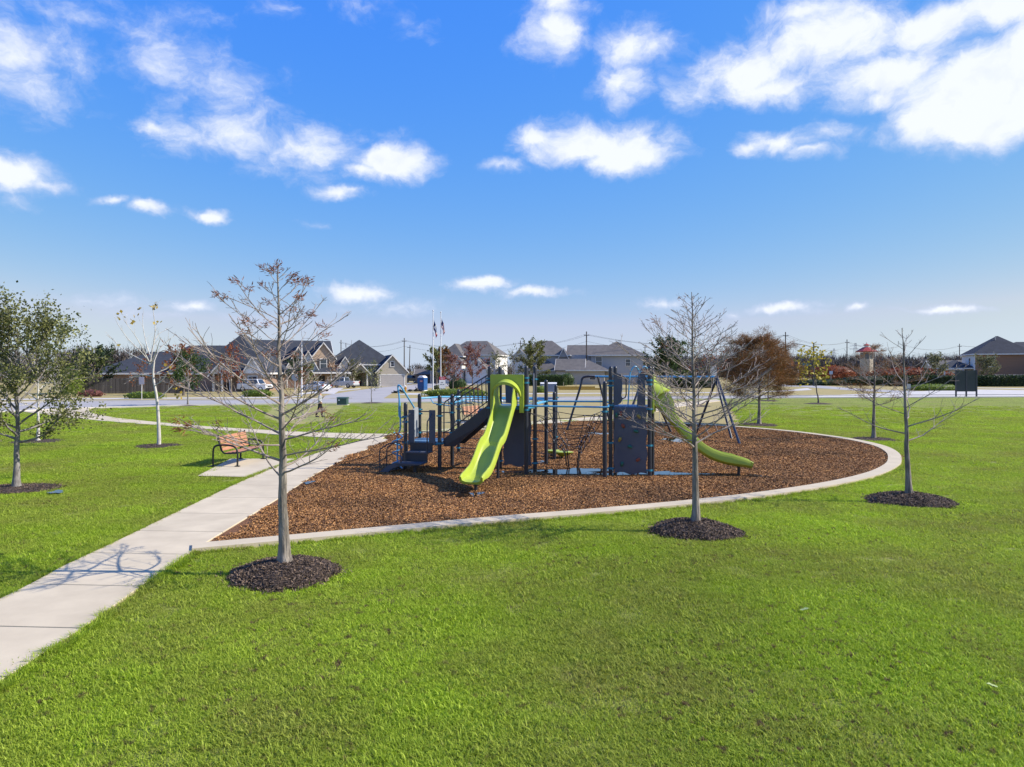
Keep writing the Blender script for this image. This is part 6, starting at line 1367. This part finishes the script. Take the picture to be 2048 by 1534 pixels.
# ------------------------------------------------------------------ person walking on the grass
def person():
    b = G(640, 834); t = thing('person', 'person in a dark cap, pale grey shirt and black trousers walking on the lawn', 'person', b, R(12))
    def skin(name, verts, edges, radii, m, root=0, sub=2):
        me = bpy.data.meshes.new(name); me.from_pydata(verts, edges, []); me.update(); me.materials.append(m); o = bpy.data.objects.new(name, me); COL.objects.link(o); o.parent = t
        md = o.modifiers.new('skin', 'SKIN'); md.use_smooth_shade = True
        for i, r in enumerate(radii): me.skin_vertices[0].data[i].radius = r if isinstance(r, tuple) else (r, r)
        for i in range(len(verts)): me.skin_vertices[0].data[i].use_root = (i == root)
        ss = o.modifiers.new('sub', 'SUBSURF'); ss.levels = sub; ss.render_levels = sub; return o
    ms = mat('skin', (.45,.27,.19), rough=.6)
    V = [(0,0,.92),(0,0,1.10),(0,0,1.30),(.01,0,1.44),(.02,0,1.52),(.03,0,1.62),(.03,0,1.72),
         (0,-.17,1.40),(-.06,-.21,1.14),(.10,-.18,.95),(.15,-.17,.89), (0,.17,1.40),(.10,.22,1.16),(.22,.12,1.32),(.25,.09,1.38),
         (0,-.09,.86),(-.10,-.10,.48),(-.26,-.10,.10),(-.15,-.10,.03), (0,.09,.86),(.14,.10,.48),(.10,.10,.08),(.22,.10,.03)]
    E = [(0,1),(1,2),(2,3),(3,4),(4,5),(5,6),(3,7),(7,8),(8,9),(9,10),(3,11),(11,12),(12,13),(13,14),(0,15),(15,16),(16,17),(17,18),(0,19),(19,20),(20,21),(21,22)]
    rad = [(.12,.15),(.10,.14),(.12,.17),(.09,.13),.055,(.095,.08),(.085,.075),.06,.045,.036,.03,.06,.045,.036,.03,.085,.06,.04,.035,.085,.06,.04,.035]
    skin('body', V, E, rad, ms)
    SV = [(0,0,.86),(0,0,1.02),(0,0,1.30),(.01,0,1.42),(0,-.17,1.40),(-.06,-.21,1.14),(0,.17,1.40),(.10,.22,1.16),(.05,-.195,1.0),(.18,.16,1.27)]
    skin('shirt', SV, [(0,1),(1,2),(2,3),(3,4),(4,5),(3,6),(6,7),(5,8),(7,9)], [(.135,.175),(.125,.165),(.14,.19),(.11,.15),.085,.07,.085,.07,.055,.055], mat('shirt_cloth', (.50,.52,.54), (.32,.34,.37), rough=.9, scale=9))
    skin('trousers', [(0,0,.93),(0,-.09,.84),(-.10,-.10,.48),(-.25,-.10,.12),(0,.09,.84),(.14,.10,.48),(.10,.10,.10)], [(0,1),(1,2),(2,3),(0,4),(4,5),(5,6)], [(.13,.165),.105,.082,.068,.105,.082,.068], mat('trouser_cloth', (.012,.013,.017), rough=.9))
    for x, y in ((-.20, -.10), (.16, .10)): MB().add([(x-.08,y-.045,0),(x+.18,y-.045,0),(x+.18,y+.045,0),(x-.08,y+.045,0),(x-.08,y-.045,.1),(x+.04,y-.04,.1),(x+.17,y-.035,.05),(x+.17,y+.035,.05),(x+.04,y+.04,.1),(x-.08,y+.045,.1)], [(0,3,2,1),(0,1,6,5,4),(3,9,8,7,2),(4,5,8,9),(5,6,7,8),(1,2,7,6),(0,4,9,3)]).build('shoe', M_black, t, bevel=.015)
    MB().lathe([(.108,1.68),(.112,1.73),(.095,1.80),(.05,1.84),(.01,1.85)], (.03,0,0), 14).build('cap', M_black, t, smooth=60); MB().prism([(.10,-.07),(.22,-.06),(.24,0),(.22,.06),(.10,.07)], 'z', 1.685, 1.70).build('cap_peak', M_black, t)
    MB().lathe([(.09,1.55),(.105,1.62),(.105,1.69)], (.0,0,0), 12).build('hair', M_shut, t, smooth=60)
    MB().lathe([(.004,-.03),(.018,-.01),(.012,.02),(.003,.03)], (.135,0,1.635), 8).build('nose', ms, t)
person()
# fallen leaves on the near lawn
for i, (x, y, s_, lab) in enumerate(((1609, 1227, .11, 'pale green fallen leaf on the middle of the near lawn'), (1985, 1382, .085, 'pale fallen leaf near the right picture edge'), (472, 1167, .07, 'small white fallen leaf on the mulch mound edge'))):
    pts = [(s_*1.0*c, s_*d) for c, d in ((-.5,0),(-.3,.28),(.05,.22),(.12,.42),(.3,.2),(.6,.05),(.32,-.15),(.2,-.38),(-.05,-.2),(-.32,-.25))]
    mb = MB(); mb.add([(a, b_, .02*math.sin(a*30)) for a, b_ in pts] + [(a, b_, .004 + .02*math.sin(a*30)) for a, b_ in pts], [tuple(range(10))[::-1], tuple(range(10, 20))] + [(k, (k+1) % 10, 10+(k+1) % 10, 10+k) for k in range(10)])
    o = mb.build('fallen_leaf', mat('fallen_leaf_pale', (.30,.37,.13), (.24,.31,.10), rough=.6)); o.location = G(x, y) + Z*(.055 if i < 2 else .05); o.rotation_euler = (-.05, .18, [0, 2.9, .4][i]); tag(o, lab, 'leaf')
